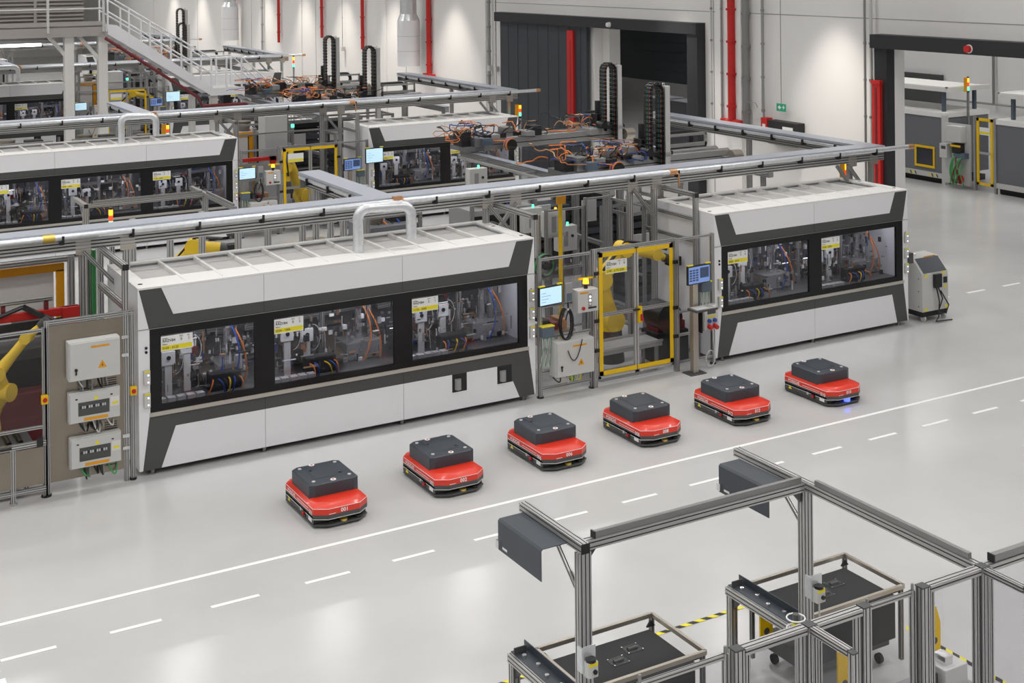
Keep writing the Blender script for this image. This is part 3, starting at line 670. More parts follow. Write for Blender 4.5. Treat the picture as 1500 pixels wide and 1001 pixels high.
def cabinet(x, y, z, w_, h_, d, label, big=True, window=False):
    t = thing('electric_cabinet', label, 'cabinet', (x, y, z))
    B().box(0, -d + .03, 0, w_, 0, h_).build('case', 'cab_grey', t, bevel=.008)
    dr = B().box(.012, -d, .012, w_ - .012, -d + .028, h_ - .012).build('cover', 'cab_grey', t, bevel=.005)
    if big:
        l = B().cyl((.09, -d - .012, h_ * .3), (.09, -d, h_ * .3), .022, 10).build('lock', 'black', dr)
        box('lock_lever', 'black', dr, .08, -d - .014, h_ * .18, .1, -d - .004, h_ * .32)
        o = B().prism([(w_ * .55, h_ * .28), (w_ * .55 + .12, h_ * .28), (w_ * .55 + .06, h_ * .28 + .105)], 'y', -d - .003, -d).build('warning_triangle', 'amber', dr)
        B().prism([(w_ * .55 + .062, h_ * .31), (w_ * .55 + .075, h_ * .345), (w_ * .55 + .064, h_ * .345), (w_ * .55 + .07, h_ * .41), (w_ * .55 + .048, h_ * .335), (w_ * .55 + .06, h_ * .335)], 'y', -d - .005, -d - .003).build('flash_mark', 'ink', o)
        box('name_strip', 'amber', dr, w_ * .42, -d - .003, h_ * .82, w_ * .78, -d, h_ * .87)
    if window:
        box('cover_window', 'fascia', dr, .12, -d - .003, .1, w_ * .78, -d, h_ * .68)
        for k in range(12): box('breaker', 'cab_grey' if k % 3 else 'black', dr, .14 + k * .03, -d - .006, .20, .16 + k * .03, -d - .003, .235)
        box('document', 'cream', dr, w_ * .80, -d - .004, .17, w_ * .97, -d, h_ * .72); box('document_mark', 'sign_yellow', dr, w_ * .83, -d - .006, .2, w_ * .95, -d - .004, h_ * .55)
        box('name_strip', 'amber', dr, w_ * .28, -d - .003, .03, w_ * .75, -d, .07)
        B().prism([(w_ * .47, h_ * .72), (w_ * .47 + .07, h_ * .72), (w_ * .47 + .035, h_ * .72 + .06)], 'y', -d - .003, -d).build('warning_triangle', 'sign_yellow', dr)
        for k in (.12, .8): box('latch', 'black', dr, w_ * k, -d - .004, h_ * .78, w_ * k + .03, -d, h_ * .82)
    # cable loops below
    q = random.Random(int(x * 97 + z * 31))
    for k in range(7):
        x0 = w_ * (.2 + .09 * k); x1 = x0 + q.uniform(-.1, .16)
        hose((x0, -d * .4, 0.01), (x1, .0, -.05), q.uniform(.08, .16), .011, q.choice(['black', 'alu_dark', 'clear_tube', 'black', 'green' if z < .5 else 'black', 'sign_yellow' if z < .5 else 'alu_dark']), 'cable', t, 8, (.02, -.06, 0))
    return t
def estop(x, y, z, label):
    t = thing('stop_button_box', label, 'push button', (x, y, z))
    B().box(-.045, -.06, 0, .045, 0, .12).build('case', 'yellow', t, bevel=.005)
    B().cyl((0, -.075, .06), (0, -.06, .06), .03, 12).cyl((0, -.09, .06), (0, -.075, .06), .018, 10).build('button', 'red_matt', t, smooth=True)
    return t
def fence(label, x0, x1, y, zb, zt, rails=(), pane=True, post0=True, post1=True, rot=0, group=None):
    """fence panel of slotted profile with a clear pane, running along its own x"""
    t = thing('safety_fence', label, 'fence', (x0, y, 0), rot, group); L = x1 - x0
    if post0: B().prof((0, 0, 0), (0, 0, zt), .06, .06, .03).build('post', 'alu', t)
    if post1: B().prof((L, 0, 0), (L, 0, zt), .06, .06, .03).build('post', 'alu', t)
    for z in (zb, zt - .03) + tuple(rails): B().prof((.03, 0, z), (L - .03, 0, z), .04, .04, .04).build('rail', 'alu', t)
    if pane: box('pane', 'poly', t, .04, -.004, zb, L - .04, .002, zt - .03)
    for x in ([0] if post0 else []) + ([L] if post1 else []): B().cyl((x, 0, 0), (x, 0, .02), .06, 10).build('foot', 'black', t)
    return t
def robot(base, pts, rad, label, mat='robot_yellow', tool=True, cable=True, rz=0):
    """six axis arm: pts are joints from the turret to the wrist"""
    t = thing('six_axis_robot', label, 'robot', base, rz)
    B().cyl((0, 0, 0), (0, 0, pts[0][2] - .18), rad * 1.8, 16, rad * 1.5).build('pedestal', 'fascia', t, smooth=True)
    B().cyl((0, 0, pts[0][2] - .18), (0, 0, pts[0][2] + .08), rad * 1.5, 16, rad * 1.25).build('turret', mat, t, smooth=True)
    names = ['lower_arm', 'upper_arm', 'forearm', 'wrist']
    for i in range(len(pts) - 1):
        a, b = Vector(pts[i]), Vector(pts[i + 1]); r0 = rad * (1.15 - .18 * i); r1 = rad * (.95 - .18 * i)
        o = B().tube([a, a.lerp(b, .12), a.lerp(b, .5), a.lerp(b, .88), b], [r0, r0, (r0 + r1) / 2 * .9, r1, r1], 12).build(names[min(i, 3)], mat, t, smooth=True)
        d = B().frame(b - a)[0]
        B().cyl(a - d * r0 * 1.25, a + d * r0 * 1.25, r0 * 1.15, 14).build('joint_housing', mat, o, smooth=True)
    e = Vector(pts[-1]); d = (Vector(pts[-1]) - Vector(pts[-2])).normalized()
    B().cyl(e, e + d * .14, rad * .55, 12).build('flange', 'fascia', t, smooth=True)
    if tool:
        B().cb(e + d * .22, (.22, .22, .16)).cyl(e + d * .2 + Vector((.1, 0, 0)), e + d * .2 + Vector((.1, 0, -.25)), .03, 8).build('gripper', 'black_matt', t)
    if cable:
        p = [Vector(q) + Vector((0, -rad * .6, rad * 1.1)) for q in pts]; L = []
        for i in range(len(p) - 1):
            for k in range(4): L.append(p[i].lerp(p[i + 1], k / 4))
        B().tube(L + [p[-1]], .03, 7).build('dress_pack', 'black', t, smooth=True)
    return t

# ------------------------------------------------------------------ robot cell with the yellow double gate, one per row
def gate_cell(yr, rn, lvl):
    y = yr
    fence('clear fence panel between the long machine and the yellow gate of the %s' % rn, 11.36, 12.38, y, .14, 2.31, (.42, .98, 1.5))
    fence('clear fence panel between the yellow gate and the shorter machine of the %s' % rn, 14.16, 14.96, y, .14, 2.33, (.62, 1.02))
    # gate
    t = thing('safety_gate', 'yellow-framed clear double gate between the two machines of the %s' % rn, 'gate', (12.42, y - .02, 0))
    for x in (0, 1.72): B().prof((x, 0, 0), (x, 0, 2.33), .08, .08, .04).build('gate_post', 'alu', t)
    B().prof((-.04, 0, 2.31), (1.76, 0, 2.31), .06, .05, .03).build('lintel', 'alu', t)
    for k, (a, b_) in enumerate(((.09, .855), (.875, 1.64))):
        lf = B().box(a, -.02, .13, b_, .02, .17).box(a, -.02, 2.24, b_, .02, 2.28).box(a, -.02, .13, a + .035, .02, 2.28).box(b_ - .035, -.02, .13, b_, .02, 2.28).build('gate_leaf', 'alu', t)
        yb = B(); e = .075
        yb.box(a, -.026, .18, b_, -.02, .18 + e); yb.box(a, -.026, 2.26 - e, b_, -.02, 2.26)
        if k == 0: yb.box(a, -.026, .18, a + e, -.02, 2.26)
        else: yb.box(b_ - e, -.026, .18, b_, -.02, 2.26)
        yb.build('yellow_border', 'yellow', lf)
        box('pane', 'poly', lf, a + .03, -.004, .17, b_ - .03, .002, 2.24)
        B().prof((a, 0, 1.2), (b_, 0, 1.2), .04, .06, .03).build('mid_rail', 'alu', lf)
    lk = B().box(.87, -.07, .98, .95, -.02, 1.26).build('gate_lock', 'yellow', t, bevel=.004)
    B().box(.76, -.075, 1.2, .9, -.06, 1.23).build('lock_handle', 'black', lk); B().cyl((.925, -.09, 1.13), (.925, -.09, 1.02), .022, 10).build('lock_grip', 'red_matt', lk)
    for z in (.6, 1.1, 1.9): box('hinge', 'black', t, -.02, -.06, z, .07, -.03, z + .06); box('hinge', 'black', t, 1.63, -.06, z, 1.72, -.03, z + .06)
    plate_sign(t, .22, 2.12, .44, .23, -.03, 'RAZVB4', '2100 - 2170 2200 - 2290', ('1', '8'), lvl == 0)
    # robot inside
    robot((13.5, y + 1.12, 0), [(0, 0, .75), (-.2, -.02, 1.5), (.25, -.1, 2.0), (.9, -.15, 1.84), (1.1, -.16, 1.76)] if lvl != 1 else [(0, 0, .75), (-.5, -.1, 1.9), (-.62, -.35, 1.6), (-.62, -.45, 1.25)], .15, 'yellow six-axis robot behind the double gate of the %s' % rn)
    # left operator station
    monitor(11.46, y - .2, 1.56, .48, .32, R(6), 'touch screen with pale display left of the gate in the %s' % rn, 'pale')
    t = thing('handheld_panel', 'small grey hand panel hanging right of the pale touch screen, %s' % rn, 'control panel', (11.84, y - .12, 1.45))
    B().box(-.07, -.04, .1, .07, 0, .42).build('case', 'mid_grey', t, bevel=.01); box('key_field', 'box_blue', t, -.05, -.045, .12, .05, -.04, .25); B().tube([(0, 0, .1), (.02, .02, -.05), (-.05, .0, -.2)], .012, 6).build('cable', 'black', t)
    t = thing('control_box', 'white push-button box with amber lamp on top beside the gate of the %s' % rn, 'control box', (11.97, y - .03, 1.36))
    B().box(0, -.2, 0, .4, 0, .37).build('case', 'cab_grey', t, bevel=.006); box('button_plate', 'mid_grey', t, .2, -.204, .08, .27, -.2, .3)
    for k in range(3): B().cyl((.235, -.215, .13 + .06 * k), (.235, -.204, .13 + .06 * k), .018, 10).build('button', 'led_white' if k else 'sign_white', t)
    B().cyl((.1, -.225, .07), (.1, -.2, .07), .03, 10).build('stop_button', 'red_matt', t); box('name_strip', 'amber', t, .04, -.204, .31, .2, -.2, .34); box('socket_row', 'black', t, .2, -.206, .05, .36, -.2, .08)
    B().cyl((.22, -.1, .37), (.22, -.1, .45), .035, 10).build('beacon_base', 'black', t); B().cyl((.22, -.1, .45), (.22, -.1, .53), .055, 12, .045).build('beacon', 'led_amber', t, smooth=True)
    box('beacon_shelf', 'yellow', t, .12, -.03, .5, .46, .0, .53)
    cabinet(11.52, y - .03, .36, .74, .58, .25, 'grey switch cabinet with warning triangle low beside the gate of the %s' % rn)
    t = thing('cable_coil', 'coil of black cable hanging above the low switch cabinet, %s' % rn, 'cable')
    t.location = (11.78, y - .08, 1.2); pts = [(.12 * math.cos(a) + .01 * math.sin(a * .7), -.02 - .004 * a, .26 * math.sin(a)) for a in [i * .4 for i in range(64)]]
    B().tube(pts, .012, 6).build('loops', 'black', t, smooth=True); B().cyl((0, .06, .25), (0, -.14, .25), .02, 8).build('hook', 'chrome', t)
    hose((11.72, y - .3, .8), (12.0, y - .3, .95), .25, .008, 'black', 'loose_cable', t, 12).matrix_parent_inverse = Matrix.Translation((-11.78, -(y - .08), -1.2))
    for x, z, nm in ((11.44, 1.02, 'under the pale screen'), (14.72, 1.34, 'behind the tall screen post')):
        t = thing('junction_box', 'blue-grey junction box with yellow tape %s, %s' % (nm, rn), 'box', (x, y - .03, z))
        B().box(-.11, -.12, 0, .11, 0, .17).build('case', 'box_blue', t, bevel=.005); box('yellow_tape', 'sign_yellow', t, -.12, -.125, .17, .12, 0, .185)
        for k in range(6): hose((-.09 + .035 * k, -.06, 0), (-.12 + .04 * k, -.02, -.5), .0, .007, 'green' if k % 2 else 'clear_tube', 'cable', t, 6, (.02 * (-1) ** k, -.03, 0))
    # right operator post
    t = thing('screen_post', 'square steel post with keyboard tray for the blue-table screen of the %s' % rn, 'stand', (14.33, y - .28, 0))
    B().box(-.17, -.13, 0, .17, .13, .015).build('base_plate', 'fascia', t); B().box(-.055, -.055, .015, .055, .055, 1.75).build('post', 'steel', t, bevel=.01)
    tr = B().box(-.2, -.32, 1.14, .28, -.07, 1.18).build('keyboard_tray', 'fascia', t, bevel=.01); B().box(-.17, -.31, 1.18, .25, -.11, 1.195).build('keyboard', 'cab_grey', tr); box('touchpad', 'mid_grey', tr, .1, -.29, 1.195, .22, -.15, 1.197)
    monitor(14.36, y - .40, 1.58, .52, .33, R(4), 'screen showing a dark blue table right of the gate in the %s' % rn, 'table')
    t = thing('socket_box', 'grey socket box with two red plugs beside the shorter machine of the %s' % rn, 'socket box', (14.62, y - .05, .68))
    B().box(0, -.16, 0, .3, 0, .42).build('case', 'cab_grey', t, bevel=.006); box('side_plate', 'black', t, -.03, -.1, -.05, .0, .0, .42); box('flap', 'fascia', t, .06, -.166, .28, .24, -.16, .36); box('yellow_strip', 'sign_yellow', t, .06, -.166, .225, .24, -.16, .25)
    for k in (.09, .21):
        B().cyl((k, -.2, .165), (k, -.16, .165), .035, 12).build('blue_socket', 'blue', t); B().cyl((k, -.25, .05), (k, -.16, .07), .04, 12).build('red_plug', 'red_matt', t, smooth=True)
    B().tube([(.1, -.25, .04)] + [(.12 + .1 * math.cos(a), -.16, -.5 + .14 * math.sin(a)) for a in [i * .5 for i in range(14)]], .01, 6).build('plug_cable', 'cab_grey', t, smooth=True)
    # conveyors on the floor of the cell
    t = thing('cell_conveyor', 'low grey transfer conveyor on the floor inside the robot cell of the %s' % rn, 'conveyor', (12.5, y + .2, 0))
    B().box(0, 0, .42, 1.5, .5, .5).build('belt_bed', 'mid_grey', t, bevel=.01)
    for x in (.1, 1.4):
        for yy in (.05, .45): B().prof((x, yy, 0), (x, yy, .42), .05, .05, .05).build('leg', 'alu', t)
    B().box(.0, -.02, .5, 1.5, .0, .54).box(.0, .5, .5, 1.5, .52, .54).build('side_guide', 'alu', t)
    t = thing('tool_table', 'cluttered steel tool table with dark red fixtures in the cell of the %s' % rn, 'table', (11.5, y + .7, 0))
    B().box(0, 0, .78, 1.0, .6, .82).build('table_top', 'steel', t)
    for x in (.05, .95):
        for yy in (.05, .55): B().prof((x, yy, 0), (x, yy, .78), .05, .05, .05).build('leg', 'alu', t)
    for k in range(5): B().box(.05 + .18 * k, .1, .82, .18 + .18 * k, .45, .95 + .03 * (k % 3)).build('fixture', ['dark_red', 'mid_grey', 'black_matt', 'dark_red', 'copper'][k], t, bevel=.006)
    # dark equipment stood behind the right leaf
    t = thing('robot_controller', 'dark controller block with round housing inside the cell of the %s' % rn, 'controller', (14.42, y + .45, 0))
    B().box(-.35, 0, .0, .35, .5, .55).build('case', 'black_matt', t, bevel=.02); B().cyl((-.1, -.06, .8), (-.1, .4, .8), .27, 18).build('round_housing', 'black', t, smooth=True); B().box(-.3, .05, .55, .3, .4, .7).build('mount', 'dark_red', t)
for i, (yr, rn) in enumerate(ROWS[:3]): gate_cell(yr, rn, i)
#@@NEXT
# ------------------------------------------------------------------ left cell with stainless panel and three cabinets
t = thing('cabinet_wall', 'brushed stainless steel panel in aluminium frame carrying three cabinets', 'panel', (3.54, YF, 0))
for x in (0, 1.06, 1.15): B().prof((x, 0, 0), (x, 0, 2.38 if x < 1.1 else 2.36), .06, .06, .03).build('post', 'alu', t)
B().prof((0, 0, 2.35), (1.18, 0, 2.35), .05, .06, .03).build('top_rail', 'alu', t)
B().box(.035, -.02, .18, 1.03, -.008, 2.31).build('sheet', 'stainless', t)
for z in (.45, .62, 1.75, 2.0): box('hinge', 'chrome', t, 1.0, -.05, z, 1.1, -.02, z + .045)
for z0 in (1.38, .77, .27):
    for k in range(4): box('vent_slot', 'black', t, .76, -.0225, z0 + .03 * k, .93, -.02, z0 + .012 + .03 * k)
for x in (0, 1.15): B().cyl((x, 0, 0), (x, 0, .03), .05, 10).build('foot', 'black', t)
cabinet(3.79, YF - .02, 1.56, .69, .53, .22, 'largest white cabinet with warning triangle, top of the stainless panel')
cabinet(3.80, YF - .02, .96, .69, .42, .14, 'middle breaker cabinet with dark window on the stainless panel', False, True)
cabinet(3.81, YF - .02, .34, .69, .42, .14, 'lowest breaker cabinet with coloured wires on the stainless panel', False, True)
estop(3.50, YF - .03, 1.28, 'yellow stop button box on the post left of the stainless panel')
estop(4.69, YF - .03, 1.20, 'yellow stop button box on the post beside the long front machine')
fence('clear fence panel at the left edge before the yellow robot', 1.6, 3.51, YF, .96, 2.30, post0=True, post1=True)
t = thing('steel_cupboard', 'low steel base cupboard under the left clear fence', 'cupboard', (1.6, YF - .075, 0))
for a in (.02, .98): B().box(a, -.02, .22, a + .90, -.008, .72).build('door', 'stainless', t, bevel=.004)
B().prof((0, -.03, .78), (1.9, -.03, .78), .05, .07, .035).build('front_rail', 'alu', t); B().prof((0, 0, .15), (1.9, 0, .15), .05, .06, .03).build('bottom_rail', 'alu', t)
B().cyl((1.1, -.1, .80), (1.45, -.1, .80), .022, 10).build('handle', 'black', t); box('hinge_block', 'black', t, 1.78, -.07, .74, 1.86, -.05, .86)
for x in (.0, .95, 1.48): B().prof((x, .0, .0), (x, .0, .75), .06, .06, .03).cyl((x, 0, 0), (x, 0, .03), .05, 10).build('post', 'alu', t)
t = thing('roller_conveyor', 'dark roller conveyor behind the left clear fence', 'conveyor', (1.2, YF + .15, 0))
B().box(0, 0, .62, 2.2, .62, .70).build('bed', 'fascia', t)
for k in range(14): B().cyl((.08 + .15 * k, .03, .73), (.08 + .15 * k, .59, .73), .035, 8).build('roller', 'black', t, smooth=True)
for x in (.1, 2.1):
    for y in (.08, .54): B().prof((x, y, 0), (x, y, .62), .06, .06, .03).build('leg', 'alu', t)
robot((2.95, YF + 1.1, .0), [(0, 0, .85), (.2, -.05, 1.2), (.12, -.12, 1.5), (.5, -.2, 1.96), (.66, -.3, 2.12)], .115, 'yellow robot arm at the left edge reaching up behind the clear fence', tool=False, cable=False)
t = thing('gripper_frame', 'red and black gripper frame above the robot at the left edge', 'gripper', (2.3, YF + 1.5, 2.05))
B().box(0, 0, 0, 2.0, .08, .12).build('beam', 'red_matt', t, bevel=.01); B().box(1.75, -.02, -.16, 2.0, .1, .12).build('end_block', 'red_matt', t, bevel=.01)
B().box(.0, -.06, -.22, 1.75, .0, -.02).build('tool_bar', 'black_matt', t)
for x in (.9, 1.5): B().box(x, .0, .12, x + .06, .06, .26).build('bracket', 'dark_red', t)
B().prof((.85, .03, .27), (1.62, .03, .27), .06, .06, .03).build('cross_bar', 'alu', t); B().bar((1.2, .02, .2), (1.75, -.25, -.1), .08, .06).build('arm', 'black', t); B().tube([(1.2, 0, .2), (.6, -.1, .05), (.1, -.2, -.3)], .03, 6).build('hose', 'black', t, smooth=True)
# portal between left cell and machine: yellow framed opening, posts, corner portal
t = thing('portal_frame', 'aluminium corner portal standing over the left end of the long front machine', 'frame', (0, 0, 0))
B().prof((4.62, YF + .05, 2.3), (4.62, YF + .05, 3.0), .08, .08, .04).build('post', 'alu', t); B().prof((4.62, YF + .01, 2.98), (4.62, 20.38, 2.98), .08, .08, .04).build('beam', 'alu', t); box('end_cap', 'black', t, 4.578, YF + .004, 2.938, 4.662, YF + .011, 3.022)
B().prof((4.62, YF + .09, 2.42), (4.62, 20.5, 2.42), .08, .08, .04).build('lower_beam', 'alu', t)
t = thing('portal_frame', 'aluminium corner portal at the right end of the long front machine', 'frame', (0, 0, 0))
B().prof((11.33, YF + .09, 2.3), (11.33, YF + .09, 3.0), .08, .08, .04).build('post', 'alu', t); B().prof((11.33, YF + .05, 2.98), (11.33, 20.38, 2.98), .08, .08, .04).build('beam', 'alu', t); box('end_cap', 'black', t, 11.288, YF + .044, 2.938, 11.372, YF + .051, 3.022)
t = thing('portal_frame', 'aluminium corner portal at the left end of the shorter front machine', 'frame', (0, 0, 0))
B().prof((14.95, YF + .45, .0), (14.95, YF + .45, 2.98), .08, .08, .04).build('post', 'alu', t); B().prof((14.95, YF + .41, 2.94), (14.95, 20.38, 2.94), .08, .08, .04).build('beam', 'alu', t); box('end_cap', 'black', t, 14.908, YF + .404, 2.9, 14.992, YF + .411, 2.984)
for z in (2.1, 2.5): B().prof((14.95, YF + .49, z), (14.95, 20.9, z), .06, .06, .03).build('rail', 'alu', t)
for (yr, rn) in ROWS[1:3]:
    t = thing('portal_frame', 'aluminium portal with braces at the right end of the long machine, %s' % rn, 'frame', (0, yr - YF, 0))
    B().prof((11.42, YF + .6, .0), (11.42, YF + .6, 3.0), .08, .08, .04).build('post', 'alu', t); B().prof((11.42, YF + .56, 2.98), (11.42, 20.38, 2.98), .08, .08, .04).build('beam', 'alu', t)
    for z in (2.0, 2.5): B().prof((14.9, YF + .5, z), (14.9, 20.4, z), .07, .07, .035).build('rail', 'alu', t)
    B().prof((14.9, YF + .5, 0), (14.9, YF + .5, 3.0), .09, .09, .045).build('post', 'alu', t)
# floor-to-ceiling yellow door frame and pale panel behind the left cell
t = thing('access_door', 'yellow-edged access door with pale panel behind the left cell', 'door', (0, 0, 0))
B().box(2.0, 21.55, .1, 4.15, 21.58, 2.5).build('panel', 'cream', t); B().box(2.05, 21.5, 2.48, 4.3, 21.56, 2.60).box(4.18, 21.5, .1, 4.30, 21.56, 2.5).build('yellow_edge', 'amber', t)
B().prof((1.95, 21.5, 0), (1.95, 21.5, 2.6), .1, .1, .05).build('post', 'alu_dark', t); B().prof((4.4, 21.5, 0), (4.4, 21.5, 2.7), .1, .1, .05).build('post', 'alu', t); B().prof((1.9, 21.5, 2.66), (4.45, 21.5, 2.66), .08, .08, .04).build('lintel', 'alu', t)
B().bar((3.5, 21.35, 1.78), (4.05, 21.35, 1.9), .02, .2, (0, 1, .6)).build('flap', 'fascia', t); B().cyl((2.15, 21.54, 1.2), (2.15, 21.5, 1.2), .03, 10).cyl((2.15, 21.54, 1.08), (2.15, 21.5, 1.08), .03, 10).build('knob', 'black', t)
for k, x in enumerate((4.55, 4.75, 4.95)):
    B_ = B().prof((x, 20.9 + .12 * k, 0), (x, 20.9 + .12 * k, 2.95), .07, .07, .035).build('aluminium_upright', 'alu', None); tag(B_, '%s slotted support post of three behind the left end of the long front machine' % ('left', 'middle', 'right')[k], 'post', 'support posts behind the left machine end')
o = B().cyl((4.58, 20.75, .2), (4.58, 20.75, 2.9), .035, 10).build('green_pipe', 'green', None, smooth=True); tag(o, 'green vertical pipe between the support posts at the left machine end', 'pipe')
# robot controller cart right of the shorter machine
t = thing('controller_cart', 'white wheeled robot controller cabinet with dark sloped top beside the shorter machine', 'controller', (20.12, 18.86, 0))
B().prism([(0, .20), (0, .95), (.25, 1.22), (.62, 1.24), (.62, .20)], 'x', .0, .72).build('case', 'cab_grey', t, bevel=.012)
B().add([(.04, .004, .965), (.68, .004, .965), (.68, .235, 1.215), (.04, .235, 1.215)], [(0, 1, 2, 3)]).build('sloped_panel', 'slate', t)
box('name_strip', 'amber', t, .3, .235, 1.20, .62, .25, 1.235)
B().box(.02, .02, .10, .70, .60, .2).build('trolley', 'black_matt', t)
for x, y in ((.08, .06), (.64, .06), (.08, .56), (.64, .56)): B().cyl((x - .02, y, .06), (x + .02, y, .06), .06, 12).build('castor', 'cab_grey', t)
o = B().box(.28, -.07, .66, .48, -.01, .93).build('teach_pendant', 'black', t, bevel=.01); B().tube([(.4, -.04, .66), (.45, -.1, .45), (.3, -.12, .2), (.5, -.14, .16), (.62, -.1, .3), (.42, -.08, .6)], .014, 6).build('pendant_cable', 'black', o, smooth=True); B().tube([(.33, -.06, .66), (.36, -.1, .4), (.34, -.1, .1), (.2, -.15, .04), (.6, -.2, .03)], .014, 6).build('pendant_cable', 'black', o, smooth=True)
box('breaker_switch', 'black', t, .58, -.012, .72, .68, 0, .84)
for x, z in ((.56, .9), (.6, .62), (.63, .22), (.06, .88), (.06, .22)): box('warning_label', 'sign_yellow', t, x, -.003, z, x + .07, 0, z + .06)
for z in (.3, .6, .85): B().cyl((-.005, .1, z), (.0, .1, z), .012, 8).build('bolt', 'black', t)
B().tube([(.12, .35, 1.22), (.12, .35, 1.29), (.17, .35, 1.29), (.17, .35, 1.22)], .008, 6).build('lifting_eye', 'chrome', t)
o = B().box(19.80, YF - .04, 1.2, 19.92, YF + .06, 1.4).build('switch_unit', 'fascia'); tag(o, 'dark button box on the right end of the shorter front machine', 'control box')
# stack lights
stack_light(6.28, 26.9, 2.0, 'lit stack light on a post in front of the second row long machine', .42, 2.0, False)
stack_light(20.55, 35.3, 2.45, 'stack light with orange plate right of the second row two-window machine', .42, 2.45)
stack_light(20.75, 21.6, 2.3, 'stack light with orange plate behind the right end of the front row', .5, 2.3)
stack_light(10.3, 37.3, 2.35, 'stack light with orange plate above the second row long machine roof', .42, 2.35)
stack_light(20.7, 55.0, 2.7, 'stack light on a post against the white wall in the third row', .55, 2.7, False)
# ------------------------------------------------------------------ equipment behind the first row
fence('clear fence panel along the back of the robot cell, left bay', 13.3, 14.15, 21.9, .15, 2.45, (1.3,))
fence('clear fence panel along the back of the robot cell, middle bay', 14.2, 14.75, 21.9, .15, 2.6, (1.3,))
fence('clear fence panel returning towards the gantry side rail', 14.82, 15.9, 21.95, .15, 2.55, (1.2,), rot=R(-88))
t = thing('yellow_pole', 'tall thin yellow pole behind the fence left of the gate', 'pole', (13.0, 20.9, 0)); B().cyl((0, 0, 0), (0, 0, 3.0), .04, 10).build('pole', 'yellow', t, smooth=True); B().cyl((0, 0, 0), (0, 0, .02), .1, 12).build('foot_plate', 'yellow', t); box('top_sign', 'amber', t, -.1, -.04, 2.75, .1, -.02, 2.95)
for x, y, z, nm in ((13.65, 22.3, 1.85, 'with amber lamp behind the left fence'), (14.3, 22.9, 1.4, 'with green lamp at the back of the robot cell'), (14.15, 24.0, 1.6, 'with green lamp right of the other one'), (13.9, 25.9, 2.2, 'under the yellow hoop behind the cell')):
    t = thing('control_box', 'grey control box %s' % nm, 'control box', (x, y, z)); B().box(-.22, -.2, 0, .22, 0, .5).build('case', 'cab_grey', t, bevel=.006); B().prof((0, .05, -z), (0, .05, .3), .07, .07, .035).build('post', 'alu', t)
    B().cyl((.05, -.1, .5), (.05, -.1, .56), .025, 10).build('lamp', 'led_amber' if 'amber' in nm else 'led_green', t, smooth=True); box('button_plate', 'mid_grey', t, -.1, -.206, .1, .0, -.2, .4); B().cyl((.1, -.22, .3), (.1, -.2, .3), .03, 10).build('dial', 'black', t)
t = thing('hose_reel', 'green and black hose reel on the post behind the fence', 'hose reel', (12.9, 21.25, 1.55))
for k in range(6): B().tube([(.2 * math.cos(a), .03 * k, .2 * math.sin(a)) for a in [i * .35 for i in range(19)]], .018, 6).build('hose_turn', 'green' if k in (1, 2) else 'black', t, smooth=True)
B().cyl((0, -.02, 0), (0, .25, 0), .08, 12).build('hub', 'black', t); B().prof((0, .3, -1.55), (0, .3, .9), .09, .09, .045).build('post', 'alu', t)
for k in range(9):
    x = 5.3 + .62 * k; o = B().prof((x, 23.6 + .15 * (k % 2), 0), (x, 23.6 + .15 * (k % 2), 2.75), .1, .1, .05).build('aluminium_upright', 'alu'); tag(o, '%s slotted aluminium post from the left behind the roof of the long front machine' % ('first second third fourth fifth sixth seventh eighth ninth'.split()[k]), 'post', 'posts behind the long front machine')
robot((7.2, 25.0, 0), [(0, 0, .8), (-.15, .1, 1.5), (.15, -.1, 1.9), (.6, -.3, 1.86)], .17, 'yellow robot peeping over the roof of the long front machine')
def portal_pair(dy, label):
    """aluminium portal like the one in the foreground"""
    t = thing('portal_frame', label, 'frame', (0, dy, 0)); z = 2.26
    for x, y in ((6.10, 9.5), (8.62, 9.55)): B().prof((x, y, 0), (x, y, z - .04), .12, .08, .04).build('post', 'alu', t)
    B().prof((6.10, 9.46, z), (6.10, 10.5, z), .08, .08, .04).build('arm', 'alu', t); B().box(6.058, 9.452, z - .042, 6.142, 9.46, z + .042).build('end_cap', 'black', t)
    B().prof((6.14, 9.55, z - .01), (8.58, 9.55, z - .01), .08, .08, .04).build('beam', 'alu', t); B().box(6.24, 9.53, z + .03, 8.56, 9.57, z + .085).build('cable_duct', 'alu_dark', t)
    B().prof((8.62, 7.5, z), (8.62, 10.55, z), .08, .08, .04).build('arm', 'alu', t); B().box(8.6, 7.6, z + .04, 8.64, 9.4, z + .09).build('cable_duct', 'alu_dark', t)
    for x in (6.10, 8.62): B().prof((x, 9.56, z - .42), (x, 10.0, z - .03), .035, .035, .035).build('brace', 'alu', t)
    for x, s_ in ((6.17, 1), (8.55, -1)): B().prism([(x, z - .15), (x + .09 * s_, z - .05), (x, z - .05)], 'y', 9.53, 9.57).build('gusset', 'fascia', t)
    box('duct_end', 'black', t, 6.23, 9.52, z + .03, 6.245, 9.58, z + .09)
    return t
portal_pair(0, 'aluminium portal frame with long crossbeam in the foreground')
portal_pair(18.8, 'aluminium portal frame in front of the second row long machine')
